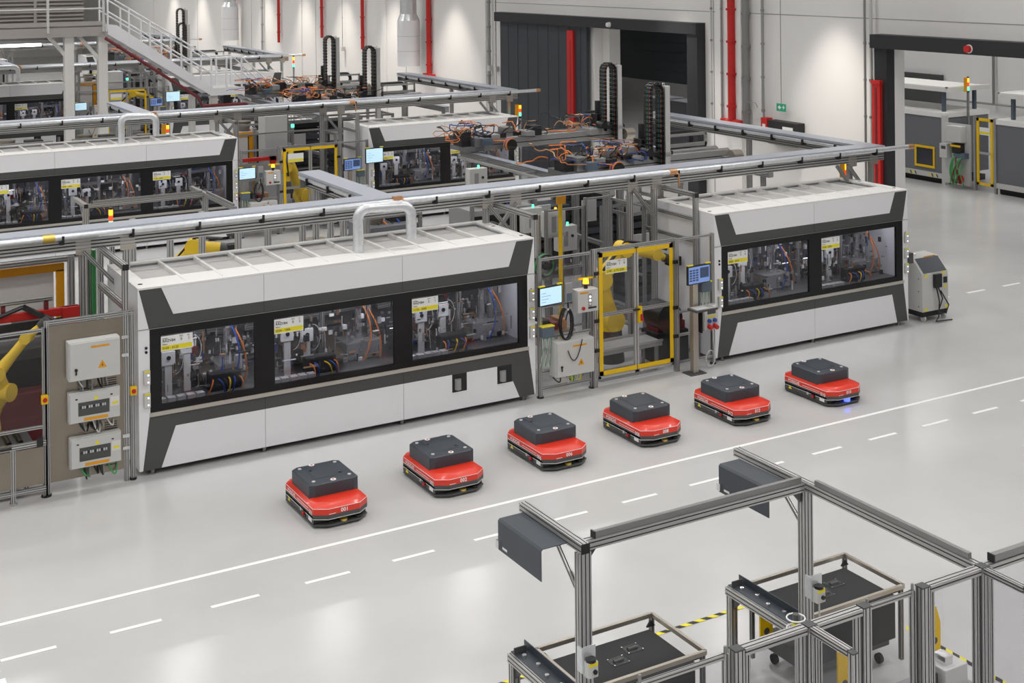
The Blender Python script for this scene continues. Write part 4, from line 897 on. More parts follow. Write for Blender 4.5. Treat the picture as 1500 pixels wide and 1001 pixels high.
# dark machine bodies filling the cells
t = thing('press_station', 'dark press station behind the yellow robot at the left edge', 'machine', (1.2, 20.75, 0)); B().box(0, 0, 0, 3.0, .6, 1.55).build('body', 'fascia', t, bevel=.02); B().box(.2, -.02, .9, 2.6, 0, 1.4).build('dark_opening', 'black', t); B().box(1.9, -.3, .0, 2.7, -.02, 1.0).build('red_bin', 'dark_red', t, bevel=.02); B().cyl((2.8, -.12, .3), (2.8, -.12, 1.4), .05, 10).build('column', 'chrome', t, smooth=True)
for k, (x, y, w_, d, h, m_, nm) in enumerate(((11.5, 22.3, 1.3, .8, 1.9, 'cab_grey', 'pale grey feeding station behind the front robot cell'), (12.9, 24.2, 1.5, 1.0, 2.1, 'mid_grey', 'mid grey parts feeder standing behind the front robot cell'), (11.2, 25.6, 1.2, 1.0, 1.7, 'grey_panel', 'dark grey machine body in the aisle behind the parts feeder'), (9.3, 24.4, 1.4, .9, 1.5, 'cab_grey', 'low pale feeding station under the short cross beam'),
        (12.9, 39.4, 1.5, 1.0, 2.1, 'mid_grey', 'mid grey parts feeder behind the second row robot cell'), (11.5, 37.9, 1.2, .8, 1.9, 'cab_grey', 'pale grey feeding station behind the second row robot cell'), (12.6, 59.4, 1.5, 1.0, 2.2, 'mid_grey', 'mid grey parts feeder behind the third row robot cell'), (8.2, 39.6, 1.4, .9, 2.0, 'grey_panel', 'dark grey machine body behind the second row long machine'), (9.9, 39.6, 1.4, .9, 1.9, 'cab_grey', 'pale machine body behind the second row long machine'), (6.0, 39.6, 1.6, .9, 2.0, 'mid_grey', 'mid grey machine body behind the second row long machine'), (10.0, 58.5, 1.6, .9, 2.0, 'mid_grey', 'mid grey machine body behind the third row long machine'))):
    t = thing('feeding_station', nm, 'machine', (x, y, 0)); B().box(0, 0, .1, w_, d, h).build('body', m_, t, bevel=.015)
    B().box(.08, -.012, h * .5, w_ - .08, 0, h - .12).build('dark_window', 'black', t); B().box(.1, -.014, .2, w_ - .1, -.001, h * .45).build('door', 'cab_grey', t)
    for a in (.0, w_): B().prof((a, -.05, 0), (a, -.05, h + .25), .07, .07, .035).build('post', 'alu', t)
    B().prof((0, -.05, h + .22), (w_, -.05, h + .22), .06, .06, .03).build('rail', 'alu', t)
    B().cyl((w_ * .3, d * .4, h), (w_ * .3, d * .4, h + .3), .16, 14, .22).build('hopper', 'stainless', t, smooth=True); B().box(w_ * .6, d * .3, h, w_ * .9, d * .7, h + .25).build('drive_box', 'black_matt', t, bevel=.01)
    for j in range(4): hose((w_ * (.2 + .15 * j), d * .5, h + .1), (w_ * (.5 + .1 * j), -.03, h * .6), -.2, .02, ['black', 'orange', 'black', 'blue'][j], 'hose', t, 10, (0, -.1, 0))
    box('sign', 'sign_yellow', t, .15, -.016, h - .3, .4, -.012, h - .2)
#@@NEXT
# ------------------------------------------------------------------ foreground: hoods, benches, carts, fences
def hood(x, label):
    t = thing('sensor_hood', label, 'hood', (x, 9.67, 0))
    B().prism([(0, 1.97), (.006, 1.97), (.006, 2.225), (.02, 2.238), (.26, 2.238), (.26, 2.244), (.018, 2.244), (0, 2.228)], 'y', 0, .74).build('bent_sheet', 'slate', t)
    box('label', 'sign_white', t, -.002, .58, 2.0, 0, .66, 2.02); box('clip', 'chrome', t, -.02, .70, 1.99, .02, .75, 2.06)
hood(5.79, 'dark bent sheet hood on the left arm of the foreground portal'); hood(8.28, 'dark bent sheet hood on the right arm of the foreground portal')
def bench(x, label):
    t = thing('docking_rail', label, 'rail', (x, 9.62, 0))
    for y in (.05, 1.1): B().prof((0, y, 0), (0, y, .72), .08, .08, .04).build('post', 'alu', t)
    B().prof((0, 0, .76), (0, 1.16, .76), .08, .08, .04).build('top_rail', 'alu', t)
    B().prism([(0, .80), (.15, .80), (.15, .88), (.142, .88), (.142, .808), (0, .808)], 'y', .1, 1.16).build('guide_tray', 'slate', t)
    B().box(-.01, 1.08, .81, .12, 1.09, .87).build('end_stop', 'fascia', t)
    for k in range(5): B().cyl((.05 + .03 * (k % 2), .2 + .2 * k, .808), (.05 + .03 * (k % 2), .2 + .2 * k, .835), .022, 8).build('guide_roller', 'chrome', t)
    B().prism([(1.06, .72), (.95, .72), (1.06, .60)], 'x', -.02, .02).build('gusset', 'fascia', t)
    return t
bench(6.12, 'aluminium docking rail with dark guide tray left of the near black cart')
bench(8.68, 'aluminium docking rail with dark guide tray left of the far black cart')
def cart(x, label, yb=True):
    t = thing('transport_cart', label, 'cart', (x, 9.85, 0)); W, D = 1.32, .84
    fr = B()
    for y in (0, D): fr.bar((0, y, .80), (W, y, .80), .035, .04)
    for xx in (0, W): fr.bar((xx, 0, .80), (xx, D, .80), .035, .04)
    fr.build('top_frame', 'steel', t)
    B().box(.1, .02, .70, W - .1, D - .1, .725).build('deck', 'black_matt', t, bevel=.004)
    for cx, cy in ((.62, .40), (.86, .52)):
        o = box('grip_plate', 'black', t, cx - .09, cy - .07, .725, cx + .09, cy + .07, .728); B().cyl((cx - .05, cy, .728), (cx + .05, cy, .73), .02, 8).build('grip_slot', 'fascia', o)
        for a in (-.08, .08):
            for c in (-.06, .06): B().cyl((cx + a, cy + c, .728), (cx + a, cy + c, .735), .008, 6).build('bolt', 'chrome', o)
    for xx in (.02, W - .02):
        for y in (.02, D - .02): B().prof((xx, y, .05), (xx, y, .78), .04, .04, .04).build('corner_post', 'alu_dark', t)
    for xx, y in ((.06, .06), (W - .06, .06), (.06, D - .06), (W - .06, D - .06)): B().prism([(xx - .05, .725), (xx + .05, .725), (xx, .785)], 'y', y - .01, y + .01).build('corner_bracket', 'black_matt', t)
    B().box(.12, .0, .30, W - .12, .02, .66).build('front_skirt', 'black_matt', t)
    B().box(.1, .1, .18, W - .1, D - .1, .34).build('chassis', 'fascia', t, bevel=.01)
    for xx in (.2, W - .2):
        for y in (.15, D - .15): B().cyl((xx - .02, y, .05), (xx + .02, y, .05), .05, 12).build('castor', 'rubber', t)
    return t
cart(6.34, 'near black-topped transport cart partly cut by the bottom edge'); cart(8.88, 'far black-topped transport cart under the foreground portal')
def lug(x, y, z, h, label, mirror=1):
    t = thing('yellow_bracket', label, 'bracket', (x, y, z)); pts = [(0, 0), (.16 * mirror, 0), (.16 * mirror, h * .75), (.1 * mirror, h), (0, h)]
    b = B().prism(pts, 'y', 0, .02); b.build('plate', 'yellow', t); B().box(min(0, .16 * mirror), 0, 0, max(0, .16 * mirror), .12, .02).build('foot', 'yellow', t)
    B().cyl((.08 * mirror, -.003, h * .5), (.08 * mirror, .0, h * .5), .035, 12).build('hole', 'fascia', t)
lug(8.74, 10.35, .3, .36, 'yellow bracket behind the docking rail of the far cart')
lug(8.78, 9.3, .12, .62, 'tall yellow bracket in front of the docking rail of the far cart')
lug(10.24, 9.55, .0, .68, 'yellow bracket at the right end of the far cart', 1)
t = thing('floor_dock', 'grey steel docking unit with black block on the floor before the far cart', 'docking unit', (9.2, 8.75, 0)); B().box(0, 0, 0, .9, .5, .3).build('base', 'mid_grey', t, bevel=.01); B().box(.5, .1, .3, .8, .4, .52).build('head', 'cab_grey', t, bevel=.01); B().box(.36, .14, .3, .44, .36, .5).build('block', 'black', t); B().box(.56, .16, .52, .66, .3, .6).build('lug', 'chrome', t)
t = thing('camera_post', 'dark motor unit with red block behind the foreground fence', 'motor', (7.25, 8.5, 0)); B().cyl((0, 0, 0), (0, 0, .5), .1, 14).build('motor', 'black', t, smooth=True); B().box(-.12, -.12, .5, .12, .12, .72).build('head', 'dark_red', t, bevel=.02); B().box(-.2, -.2, 0, .2, .2, .06).build('base', 'mid_grey', t)
t = thing('floor_plate', 'dark grey bed plate behind the foreground fence', 'machine base', (7.3, 8.9, 0)); B().box(0, 0, 0, 1.5, .9, .25).build('bed', 'fascia', t, bevel=.01); B().box(.05, -.4, 0, 1.4, -.02, .2).build('side_bed', 'cab_grey', t, bevel=.01)
# button boxes on the portal posts
for x, nm in ((6.05, 'left'), (8.56, 'right')):
    t = thing('button_box', 'small grey rotary switch box with yellow label on the %s foreground portal post' % nm, 'switch', (x, 9.42, 1.29)); B().box(-.06, -.085, -.02, .06, -.078, .22).build('back_plate', 'galv', t); B().box(-.055, -.15, -.02, .045, -.085, .11).build('case', 'cab_grey', t, bevel=.006); box('yellow_label', 'sign_yellow', t, -.05, -.152, .075, .04, -.15, .105); B().cyl((.01, -.165, .03), (.01, -.15, .03), .02, 10).build('dial', 'black', t); B().cyl((-.01, -.12, .11), (-.01, -.12, .135), .045, 12).build('lamp_cap', 'black', t); B().tube([(.03, -.08, -.02), (.05, -.06, -.3), (.05, -.05, -.9)], .008, 6).build('cable', 'cab_grey', t)
    B().box(-.07, -.078, 0, -.05, .0, .2).build('clamp', 'galv', t)
# foreground fence along X at y=7.46
YG = 7.46; ZG = 2.28
xs = [5.2, 6.08, 6.76, 7.31, 7.93, 8.60, 9.3]
fz = ((5.2, 6.05, 'thin', 'low rail gate at the bottom edge of the picture'), (6.08, 6.76, 'full', 'framed clear fence panel left of the forked foreground post'), (6.76, 7.31, 'full', 'framed clear fence panel right of the forked foreground post'),
      (7.31, 7.9, 'thin', 'low rail gate between the two middle foreground posts'), (7.93, 8.60, 'full', 'framed clear fence panel left of the portal corner post'), (8.60, 9.5, 'full', 'framed clear fence panel leaving the picture on the right'))
for a, c, kd, lb in fz:
    t = thing('safety_fence', lb, 'fence', (a, YG, 0)); L = c - a
    if kd == 'full':
        B().prof((.05, 0, ZG), (L - .05, 0, ZG), .08, .05, .04).build('top_rail', 'alu', t); B().prof((.09, 0, .1), (.09, 0, ZG - .03), .04, .04, .04).build('stile', 'alu', t); B().prof((L - .08, 0, .1), (L - .08, 0, ZG - .03), .04, .04, .04).build('stile', 'alu', t); B().prof((.08, 0, .12), (L - .08, 0, .12), .04, .04, .04).build('bottom_rail', 'alu', t); box('pane', 'poly', t, .1, -.003, .12, L - .1, .003, ZG - .03)
    else:
        B().prof((.04, .03, ZG - .02), (L - .03, .03, ZG - .02), .02, .04, .04).build('top_rail', 'alu', t); B().prof((L - .05, .03, .1), (L - .05, .03, ZG), .04, .04, .04).build('stile', 'alu', t); box('pane', 'poly', t, .04, .027, .12, L - .05, .033, ZG - .04)
        [B().cyl((xx, .03, ZG - .05), (xx, .03, ZG + .05), .012, 8).build('hinge_pin', 'alu_dark', t) for xx in (.06, L - .05)]
for x, nm in ((6.08, 'second from the left'), (6.76, 'forked, with a side arm'), (7.31, 'left of the rail gate'), (7.93, 'right of the rail gate'), (8.60, 'under the portal corner'), (9.5, 'at the right picture edge')):
    t = thing('aluminium_upright', 'slotted aluminium foreground fence post %s' % nm, 'post', (x, YG, 0)); B().prof((0, 0, 0), (0, 0, ZG + .02), .08, .08, .04).build('profile', 'alu', t); box('cap', 'fascia', t, -.042, -.042, ZG + .02, .042, .042, ZG + .03); B().box(-.09, -.09, 0, .09, .09, .012).build('base_plate', 'steel', t)
for x, nm in ((6.76, 'forked foreground post'), (8.60, 'portal corner post')):
    t = thing('return_frame', 'short side arm with its own post in front of the %s' % nm, 'frame', (x, YG, 0)); B().prof((0, -.04, ZG), (0, -.42, ZG), .06, .05, .03).build('arm', 'alu', t); B().prof((0, -.45, 0), (0, -.45, ZG + .01), .05, .05, .05).build('post', 'alu', t); box('cap', 'fascia', t, -.027, -.477, ZG + .01, .027, -.423, ZG + .02); box('pane', 'poly', t, -.003, -.42, .1, .003, -.04, ZG - .03)
t = thing('cable_duct', 'short aluminium cable duct right of the portal corner', 'cable duct', (8.72, YG, ZG)); B().box(0, -.02, .03, .9, .03, .09).build('duct', 'alu_dark', t); box('duct_end', 'black', t, -.012, -.03, .03, 0, .04, .095)
t = thing('hoop_sensor', 'white ring sensor on a stalk above the forked foreground post', 'sensor', (6.90, YG + .30, 1.86)); 
for z in (.0, .08): B().tube([(.07 * math.cos(a), .07 * math.sin(a), .25 + z) for a in [i * math.pi / 8 for i in range(17)]], .006, 6).build('ring', 'sign_white', t)
B().cyl((0, 0, -1.86), (0, 0, .3), .012, 8).build('stalk', 'alu', t); box('label', 'sign_yellow', t, -.02, -.02, .25, .02, .02, .29); B().cyl((0, 0, .3), (0, 0, .36), .025, 10).build('head', 'fascia', t)

# ------------------------------------------------------------------ right wall: doors, pipes, signs
d1 = struct(B().box(23.80, 36.55, 0, 23.92, 42.25, 5.08).build('door_1', 'slate_panel'))
for k in range(8): box('panel_rib', 'slate', d1, 23.79, 36.9 + .68 * k, 0, 23.80, 36.915 + .68 * k, 5.08)
B().box(23.72, 37.25, 1.4, 23.80, 37.62, 4.92).build('edge_guard', 'red_matt', d1); box('guard_slot', 'dark_red', d1, 23.715, 37.40, 2.0, 23.72, 37.43, 4.6)
struct(B().box(23.66, 30.60, 5.07, 24.0, 42.45, 5.40).box(23.7, 30.60, 0, 24.0, 31.08, 5.08).build('trim_1', 'trim_dark'))
struct(B().box(23.62, 11.0, 5.04, 24.0, 23.75, 5.37).box(23.74, 23.32, 0, 24.0, 23.72, 5.05).build('trim_2', 'trim_dark'))
t = thing('door_guard', 'red vertical guard profile beside the open gateway', 'guard', (23.70, 23.38, 1.1)); B().box(-.05, .08, 0, .06, .34, 3.1).build('profile', 'red_matt', t, bevel=.01); box('edge_strip', 'dark_red', t, -.06, .18, .1, -.05, .24, 3.0); box('head_plate', 'red_matt', t, -.07, .06, 3.08, .06, .36, 3.16)
t = thing('alarm_lamp', 'round red and white alarm lamp on the gateway header', 'lamp', (23.6, 20.72, 5.17)); B().cyl((0, 0, 0), (-.08, 0, 0), .08, 12).build('lens', 'red_matt', t, smooth=True); B().cyl((.03, 0, 0), (0, 0, 0), .1, 12).build('base', 'sign_white', t)
t = thing('door_lamp', 'small white lamp on the dark sliding door header', 'lamp', (23.64, 35.0, 5.2)); B().cyl((0, 0, 0), (-.08, 0, 0), .07, 12).build('lens', 'sign_white', t, smooth=True); B().cyl((.03, 0, 0), (0, 0, 0), .09, 12).build('base', 'cab_grey', t)
def wall_pipe(y, zb, r, mat, label, name='wall_pipe', foot=False, x=23.86):
    t = thing(name, label, 'pipe', (x, y, zb)); B().cyl((0, 0, 0), (0, 0, 9.6 - zb), r, 10).build('pipe', mat, t, smooth=True)
    for k in range(5): B().cyl((0, 0, .5 + k * .9), (0, 0, .56 + k * .9), r * 1.35, 10).build('bracket', 'red_matt' if 'red' in mat else 'alu_dark', t)
    if foot:
        for s_ in (-1, 1): B().cyl((0, 0, .08), (0, s_ * .35, .08), r * .8, 10).cyl((0, s_ * .35, .16), (0, s_ * .35, -.05), r, 10).build('branch', mat, t, smooth=True)
wall_pipe(59.6, 3.7, .07, 'red_matt', 'thin red sprinkler pipe, leftmost of the three beside the gantry robots'); wall_pipe(54.8, 3.4, .08, 'red_matt', 'red sprinkler pipe between the two rear gantry robots'); wall_pipe(48.2, 2.6, .10, 'red_matt', 'red sprinkler pipe right of the white air diffuser', foot=True)
wall_pipe(29.25, 2.6, .12, 'red_matt', 'thick red sprinkler pipe with valve branches at the right wall', foot=True); wall_pipe(72.5, 3.2, .08, 'red_matt', 'red pipe behind the stairs beside the farther diffuser'); wall_pipe(65.5, 3.2, .07, 'red_matt', 'red pipe on the wall left of the stair landing')
wall_pipe(43.2, 2.5, .06, 'mid_grey', 'grey conduit left of the dark sliding door'); wall_pipe(28.65, 2.5, .10, 'alu_dark', 'grey cable riser right of the thick red pipe'); wall_pipe(27.95, 2.6, .04, 'mid_grey', 'thin dark conduit left of the exit sign'); wall_pipe(30.15, 2.6, .03, 'cab_grey', 'thin pale conduit beside the dark door frame'); wall_pipe(29.7, 2.6, .03, 'mid_grey', 'thin grey conduit next to the pale one at the door frame')
wall_pipe(23.95, 1.0, .04, 'cab_grey', 'pale conduit left of the gateway frame'); wall_pipe(24.15, 1.0, .03, 'alu_dark', 'grey conduit beside the pale one at the gateway'); wall_pipe(68.0, 2.6, .06, 'mid_grey', 'grey conduit on the far wall above the third row'); wall_pipe(42.7, 3.3, .015, 'mid_grey', 'thin hanging cable with small box near the dark door'); wall_pipe(57.1, 3.3, .015, 'mid_grey', 'thin hanging cable with small box on the far wall')
for y, z, nm in ((42.7, 3.2, 'near the dark sliding door'), (57.1, 3.2, 'between the red pipes'), (43.2, 3.2, 'on the grey conduit')): o = B().box(23.8, y - .09, z, 23.95, y + .09, z + .2).build('switch_box', 'cab_grey', None, bevel=.01); tag(o, 'small grey switch box on the wall %s' % nm, 'switch')
t = thing('exit_sign', 'green emergency exit sign hanging on the right wall', 'sign', (23.8, 27.17, 3.18)); B().box(0, -.17, 0, .03, .17, .2).build('plate', 'sign_green', t); B().text('+', (-.003, -.05, .04), (0, -1, 0), (0, 0, 1), .2).build('symbol', 'sign_white', t); B().prism([(.12, .1), (.04, .16), (.04, .12), (-.01, .12), (-.01, .08), (.04, .08), (.04, .04)], 'x', -.003, 0).build('arrow', 'sign_white', t); B().cyl((.015, 0, .2), (.015, 0, 6.3), .01, 6).build('cable', 'alu_dark', t)
t = thing('fire_point', 'black equipment shelf with red sign on the right wall behind the gantry', 'shelf', (23.7, 27.2, 2.3)); B().box(0, -.75, 0, .28, .38, .62).build('cabinet', 'black_matt', t, bevel=.01); B().box(0, .42, .2, .2, .66, .66).build('red_sign', 'red_matt', t); box('sign_mark', 'sign_white', t, -.003, .48, .35, 0, .6, .5); box('label', 'sign_white', t, -.003, -.6, .4, 0, -.2, .5)
t = thing('wall_lamp', 'small wall bracket with pale plate below the cable riser', 'bracket', (23.8, 28.0, 3.0)); B().tube([(0, .5, .3), (0, .2, .32), (0, .1, .2)], .012, 6).build('arm', 'alu_dark', t); box('plate', 'cab_grey', t, 0, -.1, -.1, .02, .3, .08)
def diffuser(y, label, zt=4.9):
    t = thing('air_diffuser', label, 'air duct', (23.35, y, 0)); B().cyl((0, 0, zt - 1.85), (0, 0, zt), .46, 20).build('drum', 'white', t, smooth=True); B().cyl((0, 0, zt), (0, 0, zt + .25), .46, 20, .33).build('collar', 'galv', t, smooth=True); B().cyl((0, 0, zt + .25), (0, 0, 9.6), .33, 18).build('riser', 'galv', t, smooth=True)
    for k in range(2): B().cyl((0, 0, zt - .65 - .6 * k), (0, 0, zt - .63 - .6 * k), .465, 20).build('band', 'cab_grey', t)
diffuser(49.0, 'white drum air diffuser under a silver duct left of the red pipe'); diffuser(71.8, 'farther white drum air diffuser above the stair landing')
# room behind the sliding door: white pier and dark roller shutter
struct(box('wall_pier', 'wall_white', None, 24.33, 36.0, 0, 24.75, 36.8, 6))
d2 = struct(B().box(27.0, 30.5, 3.1, 27.15, 41.0, 6.2).build('door_2', 'slate_panel'))
for k in range(9): box('shutter_slat', 'slate', d2, 26.985, 30.5, 3.1 + .33 * k, 27.0, 41.0, 3.115 + .33 * k)
struct(B().box(27.0, 30.5, 0, 27.3, 33.2, 3.1).box(27.0, 39.9, 0, 27.3, 42, 3.1).box(27.0, 30.5, 6.2, 27.3, 42, 10).build('wall_lobby', 'wall_white'))
for k in range(4): o = B().box(28.2, 34.0 + 1.5 * k, 0, 29.2, 35.1 + 1.5 * k, 2.3).build('switch_cabinet', 'grey_panel', None, bevel=.02); tag(o, '%s of four grey switch cabinets under the dark roller shutter' % ('rightmost', 'second from right', 'third from right', 'leftmost')[k], 'cabinet', 'grey cabinets behind the roller shutter')
# ------------------------------------------------------------------ annex machines seen through the gateway (fronts face -X)
XA = 33.0
def test_bench(ya, yb, label, win=True):
    t = thing('test_machine', label, 'machine', (XA, ya, 0)); L = yb - ya
    B().box(0, 0, .32, 2.0, L, 2.15).build('body', 'grey_panel', t); B().box(-.03, -.03, 2.12, 2.05, L + .03, 2.28).build('top_rim', 'roof_white', t, bevel=.01); B().box(-.03, 0, .18, .1, L, .34).build('plinth', 'cab_grey', t)
    B().box(.1, .05, 0, 1.9, L - .05, .18).build('underframe', 'black_matt', t)
    B().box(-.04, -.04, 0, .12, .10, 2.2).build('corner_post', 'cab_grey', t)
    wy = L * .5
    for dy, n in ((0, 1),):
        w_ = B().box(-.012, .45, .52, 0, 1.2, 1.1).build('window', 'window_glass', t); f = B().box(-.03, .4, .46, -.01, 1.25, .54).box(-.03, .4, 1.08, -.01, 1.25, 1.16).box(-.03, .4, .54, -.01, .48, 1.08).box(-.03, 1.17, .54, -.01, 1.25, 1.08).build('window_border', 'yellow', t, bevel=.01)
    for y0 in (.25, 1.15):
        for k in range(4): B().prism([(y0 + .1 * k, .2), (y0 + .05 + .1 * k, .2), (y0 + .1 + .1 * k, .3), (y0 + .05 + .1 * k, .3)], 'x', -.034, -.03).build('hazard_stripe', 'sign_yellow' if k % 2 else 'ink', t)
    box('name_strip', 'sign_yellow', t, -.034, L * .55, 2.16, -.03, L * .55 + .45, 2.24)
    z = 2.28
    for xx in (.3, 1.7):
        for yy in (.3, L - .4): B().prof((xx, yy, z), (xx, yy, 2.95), .1, .1, .05).build('frame_post', 'box_blue', t)
    B().box(.1, .0, 2.93, 2.1, L, 3.05).build('frame_top', 'cream', t); B().box(.1, .0, 3.05, 2.1, .06, 3.09).box(.1, L - .06, 3.05, 2.1, L, 3.09).box(.1, 0, 3.05, .16, L, 3.09).build('frame_rim', 'roof_white', t)
    return t
test_bench(29.95, 34.0, 'grey boxy test machine with yellow window border left behind the gateway'); test_bench(23.8, 27.95, 'grey boxy test machine cut by the right picture edge behind the gateway')
t = thing('service_panel', 'open service panel with white boxes and green hoses between the grey test machines', 'control panel', (XA - .05, 29.0, 0))
B().box(0, -.1, .1, .06, .9, 2.0).build('back_plate', 'cab_grey', t); B().box(-.25, .05, 1.45, 0, .62, 1.95).build('upper_box', 'cab_grey', t, bevel=.01); B().box(-.2, .65, .9, 0, .95, 1.35).build('lower_box', 'cab_grey', t, bevel=.01); box('screen', 'fascia', t, -.205, .7, 1.18, -.2, .88, 1.28)
B().box(-.2, .1, 1.1, -.02, .45, 1.4).build('valve_bank', 'black_matt', t); B().box(-.22, .1, 1.3, -.2, .5, 1.36).build('yellow_fittings', 'yellow', t); B().box(-.2, -.05, .95, 0, .35, 1.12).build('blue_unit', 'box_blue', t)
q = random.Random(3)
for k in range(14): hose((-.15, q.uniform(0, .45), q.uniform(.8, 1.1)), (-.2, q.uniform(-.1, .5), q.uniform(.05, .25)), 0, .018, 'green' if k % 3 else 'dark_red', 'hose', t, 8, (-.1, q.uniform(-.15, .15), 0))
B().cyl((-.2, .15, .3), (-.15, .15, .3), .14, 14).build('red_wheel', 'red_matt', t, smooth=True)
t = thing('safety_gate', 'narrow yellow-framed gate between the grey test machines behind the gateway', 'gate', (XA, 28.05, 0))
B().box(-.03, 0, .2, 0, .62, .28).box(-.03, 0, 2.17, 0, .62, 2.26).box(-.03, 0, .2, 0, .09, 2.26).box(-.03, .53, .2, 0, .62, 2.26).build('yellow_frame', 'yellow', t); box('pane', 'poly', t, -.016, .08, .28, -.012, .54, 2.17); B().box(-.02, .05, 1.15, 0, .57, 1.22).build('mid_rail', 'alu', t); B().box(-.03, .12, 1.75, -.02, .5, 1.98).build('sign', 'sign_white', t); box('sign_band', 'sign_yellow', t, -.034, .12, 1.78, -.03, .5, 1.85)
B().prof((0, -.08, 0), (0, -.08, 2.3), .08, .08, .04).build('post', 'alu', t); B().prof((0, .70, 0), (0, .70, 2.3), .08, .08, .04).build('post', 'alu', t)
stack_light(33.9, 29.8, 2.9, 'green-lit stack light beside the left grey test machine', .5, 2.9)
o = B().box(39.8, 36.3, 0, 39.96, 40.5, 2.7).build('dark_gate', 'fascia'); tag(o, 'dark doorway in the far wall behind the grey test machines', 'door')
t = thing('wall_conduit', 'thin grey pipe run on the far annex wall', 'pipe', (39.8, 33.8, 0)); B().cyl((0, 0, 1.8), (0, 0, 9), .05, 8).cyl((0, 2.3, 1.8), (0, -5, 1.8), .04, 8).build('pipe', 'alu_dark', t, smooth=True)
# ------------------------------------------------------------------ mezzanine and stairs
YM = 46.0
t = thing('mezzanine', 'grey steel mezzanine platform with railing at the upper left', 'platform', (0, YM, 0))
B().box(-6, 0, 4.95, 10.62, 8, 5.22).build('deck', 'taupe', t); B().box(-6, -.08, 4.86, 10.62, 0, 5.18).build('edge_beam', 'taupe', t); B().box(-6, -.10, 5.22, 10.62, -.06, 5.36).build('toe_board', 'taupe', t)
for x in (-3.0, -.2, 2.2, 4.5, 6.55, 8.75, 10.55): B().box(x - .04, -.12, 5.0, x + .04, -.06, 6.3).build('rail_post', 'cab_grey', t)
for z in (5.78, 6.25): B().cyl((-6, -.09, z), (10.6, -.09, z), .03, 8).build('handrail', 'cab_grey', t, smooth=True)
for x in (9.45, 10.55): B().box(x - .15, .0, 0, x + .15, .3, 4.95).build('column', 'cream', t)
B().box(4.4, 3.4, 0, 4.7, 3.7, 4.95).build('column', 'cream', t)
B().bar((9.45, .15, 4.1), (8.8, .15, 4.9), .12, .12).build('knee_brace', 'cream', t); B().bar((10.5, .15, 4.0), (9.75, .15, 4.9), .12, .12).build('knee_brace', 'cream', t)
B().cyl((4.0, .3, 4.62), (8.6, .3, 4.62), .05, 8).build('tube_lamp', 'tube_light', t); B().cyl((0, 1.2, 4.72), (9, 1.2, 4.72), .09, 8).cyl((0, 1.8, 4.75), (9, 1.8, 4.75), .06, 8).build('service_pipe', 'alu_dark', t)
t = thing('louvre_housing', 'brown-grey louvred ventilation housing standing on the mezzanine', 'ventilation unit', (0, YM + 1.6, 5.22)); B().box(-6, 0, 0, 10.3, 3, 2.6).build('case', 'louvre', t)
for k in range(14): B().box(7.0, -.05, .15 + .13 * k, 10.25, .0, .2 + .13 * k).build('slat', 'taupe', t)
B().box(6.6, -.03, 0, 6.85, .0, 2.5).build('door_post', 'fascia', t); B().box(8.6, -.06, 0, 8.7, 0, 2.5).build('door_post', 'taupe', t)
ST = thing('staircase', 'white steel staircase with landing descending from the mezzanine', 'stairs', (0, YM, 0))
p0, p1, p2, p3 = (10.7, 5.12), (14.25, 2.86), (15.35, 2.86), (18.4, .0)
for y in (-.06, 1.14):
    B().prism([(p0[0], p0[1] + .12), (p0[0], p0[1] - .22), (p1[0], p1[1] - .24), (p2[0], p2[1] - .24), (p3[0] - .1, 0), (p3[0] + .15, 0), (p2[0] + .08, p2[1] + .02), (p1[0] + .06, p1[1] + .02), (p0[0] + .3, p0[1] + .08)], 'y', y, y + .05).build('stringer', 'white', ST)
def flight(a, b, n):
    for i in range(1, n):
        x = a[0] + (b[0] - a[0]) * i / n; z = a[1] + (b[1] - a[1]) * i / n
        B().box(x - .14, 0, z - .03, x + .14, 1.14, z).build('tread', 'alu_dark', ST)
flight(p0, p1, 13); flight(p2, p3, 16); B().box(p1[0], 0, p1[1] - .04, p2[0], 1.14, p1[1]).build('landing', 'cab_grey', ST)
for y in (-.04, 1.16):
    for h in (.55, 1.08):
        B().tube([(p0[0], y, p0[1] + h), (p1[0], y, p1[1] + h), (p2[0], y, p2[1] + h), (p3[0], y, p3[1] + h)], .028, 8).build('handrail', 'white', ST, smooth=True)
    pp = [(p0[0] + (p1[0] - p0[0]) * k / 5, p0[1] + (p1[1] - p0[1]) * k / 5) for k in range(6)] + [((p1[0] + p2[0]) / 2, p1[1]), p2] + [(p2[0] + (p3[0] - p2[0]) * k / 5, p2[1] + (p3[1] - p2[1]) * k / 5) for k in range(1, 6)]
    for x, z in pp: B().box(x - .028, y - .028, z - .05, x + .028, y + .028, z + 1.08).build('baluster', 'white', ST)
B().box(14.25, .05, 0, 14.5, .25, 2.6).build('column', 'cream', ST); B().box(13.75, .9, 0, 13.95, 1.1, 2.6).build('column', 'cream', ST)
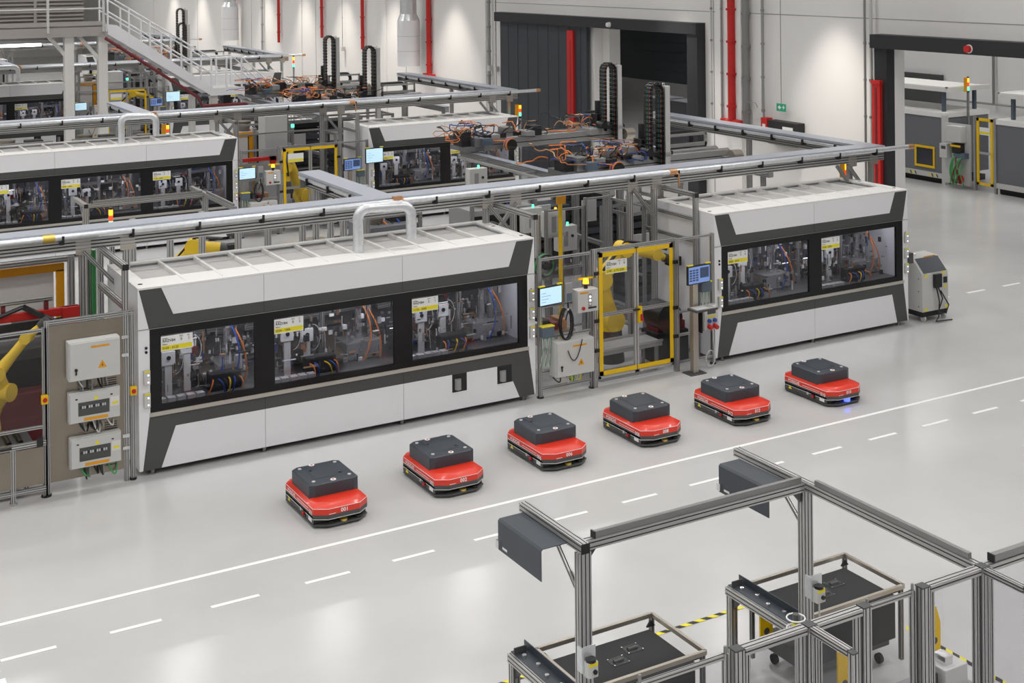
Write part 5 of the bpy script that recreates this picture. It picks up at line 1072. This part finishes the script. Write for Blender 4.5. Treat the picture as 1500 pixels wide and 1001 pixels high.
t = thing('red_pipe', 'dark red sprinkler pipe running under the stair flight', 'pipe', (0, YM - .1, 0)); B().tube([(10.6, 0, 4.78), (13.75, 0, 2.6), (13.9, 0, 2.28), (16.0, 0, 2.28)], .055, 8).build('pipe', 'dark_red', t, smooth=True)
for k in range(6): B().cyl((11 + .45 * k, 0, 4.5 - .31 * k), (11.06 + .45 * k, 0, 4.46 - .31 * k), .075, 8).build('coupling', 'dark_red', t)
# second-screen and robot details in row 2 / 3
monitor(15.08, 33.9, 1.7, .55, .42, R(4), 'second pale screen beside the dark table screen in the second row', 'pale')
monitor(15.08, 53.76, 1.7, .6, .42, R(4), 'second pale screen beside the dark table screen in the third row', 'pale')
t = thing('red_fixture', 'red tool fixture with black bar behind the second row fence', 'fixture', (11.8, 36.0, 1.7)); B().box(0, 0, 0, 1.2, .1, .1).build('beam', 'red_matt', t); B().prism([(1.0, .1), (1.25, .1), (1.12, -.3)], 'y', 0, .1).build('end_block', 'red_matt', t); B().box(.0, -.04, -.3, 1.0, .06, -.05).build('bar', 'mid_grey', t); B().prof((.5, .15, -1.7), (.5, .15, 0), .08, .08, .04).build('post', 'alu', t)
for yr, rn in ROWS[1:3]:
    t = thing('access_door', 'yellow-edged pale door behind the cell of the %s' % rn, 'door', (11.7, yr + 3.4, 0)); B().box(0, 0, .1, 1.0, .03, 2.3).build('panel', 'cream', t); B().box(0, -.03, 2.22, 1.15, 0, 2.34).box(1.03, -.03, .1, 1.15, 0, 2.3).build('yellow_edge', 'amber', t); B().prof((1.2, 0, 0), (1.2, 0, 2.45), .1, .1, .05).build('post', 'alu', t)
    t = thing('column_cabinet', 'tall grey column cabinet with green lamp behind the cell of the %s' % rn, 'cabinet', (13.4, yr + 3.9, 0)); B().box(0, 0, 0, .7, .6, 2.7).build('case', 'cab_grey', t, bevel=.01); B().cyl((.9, .1, 2.3), (.9, .1, 2.4), .05, 10).build('lamp', 'led_green', t); B().prof((.9, .1, 0), (.9, .1, 2.3), .06, .06, .03).build('lamp_post', 'alu', t)
    fence('clear fence panel behind the robot cell of the %s' % rn, 11.6, 14.8, yr + 3.0, .15, 2.35, (1.2,))
#@@NEXT
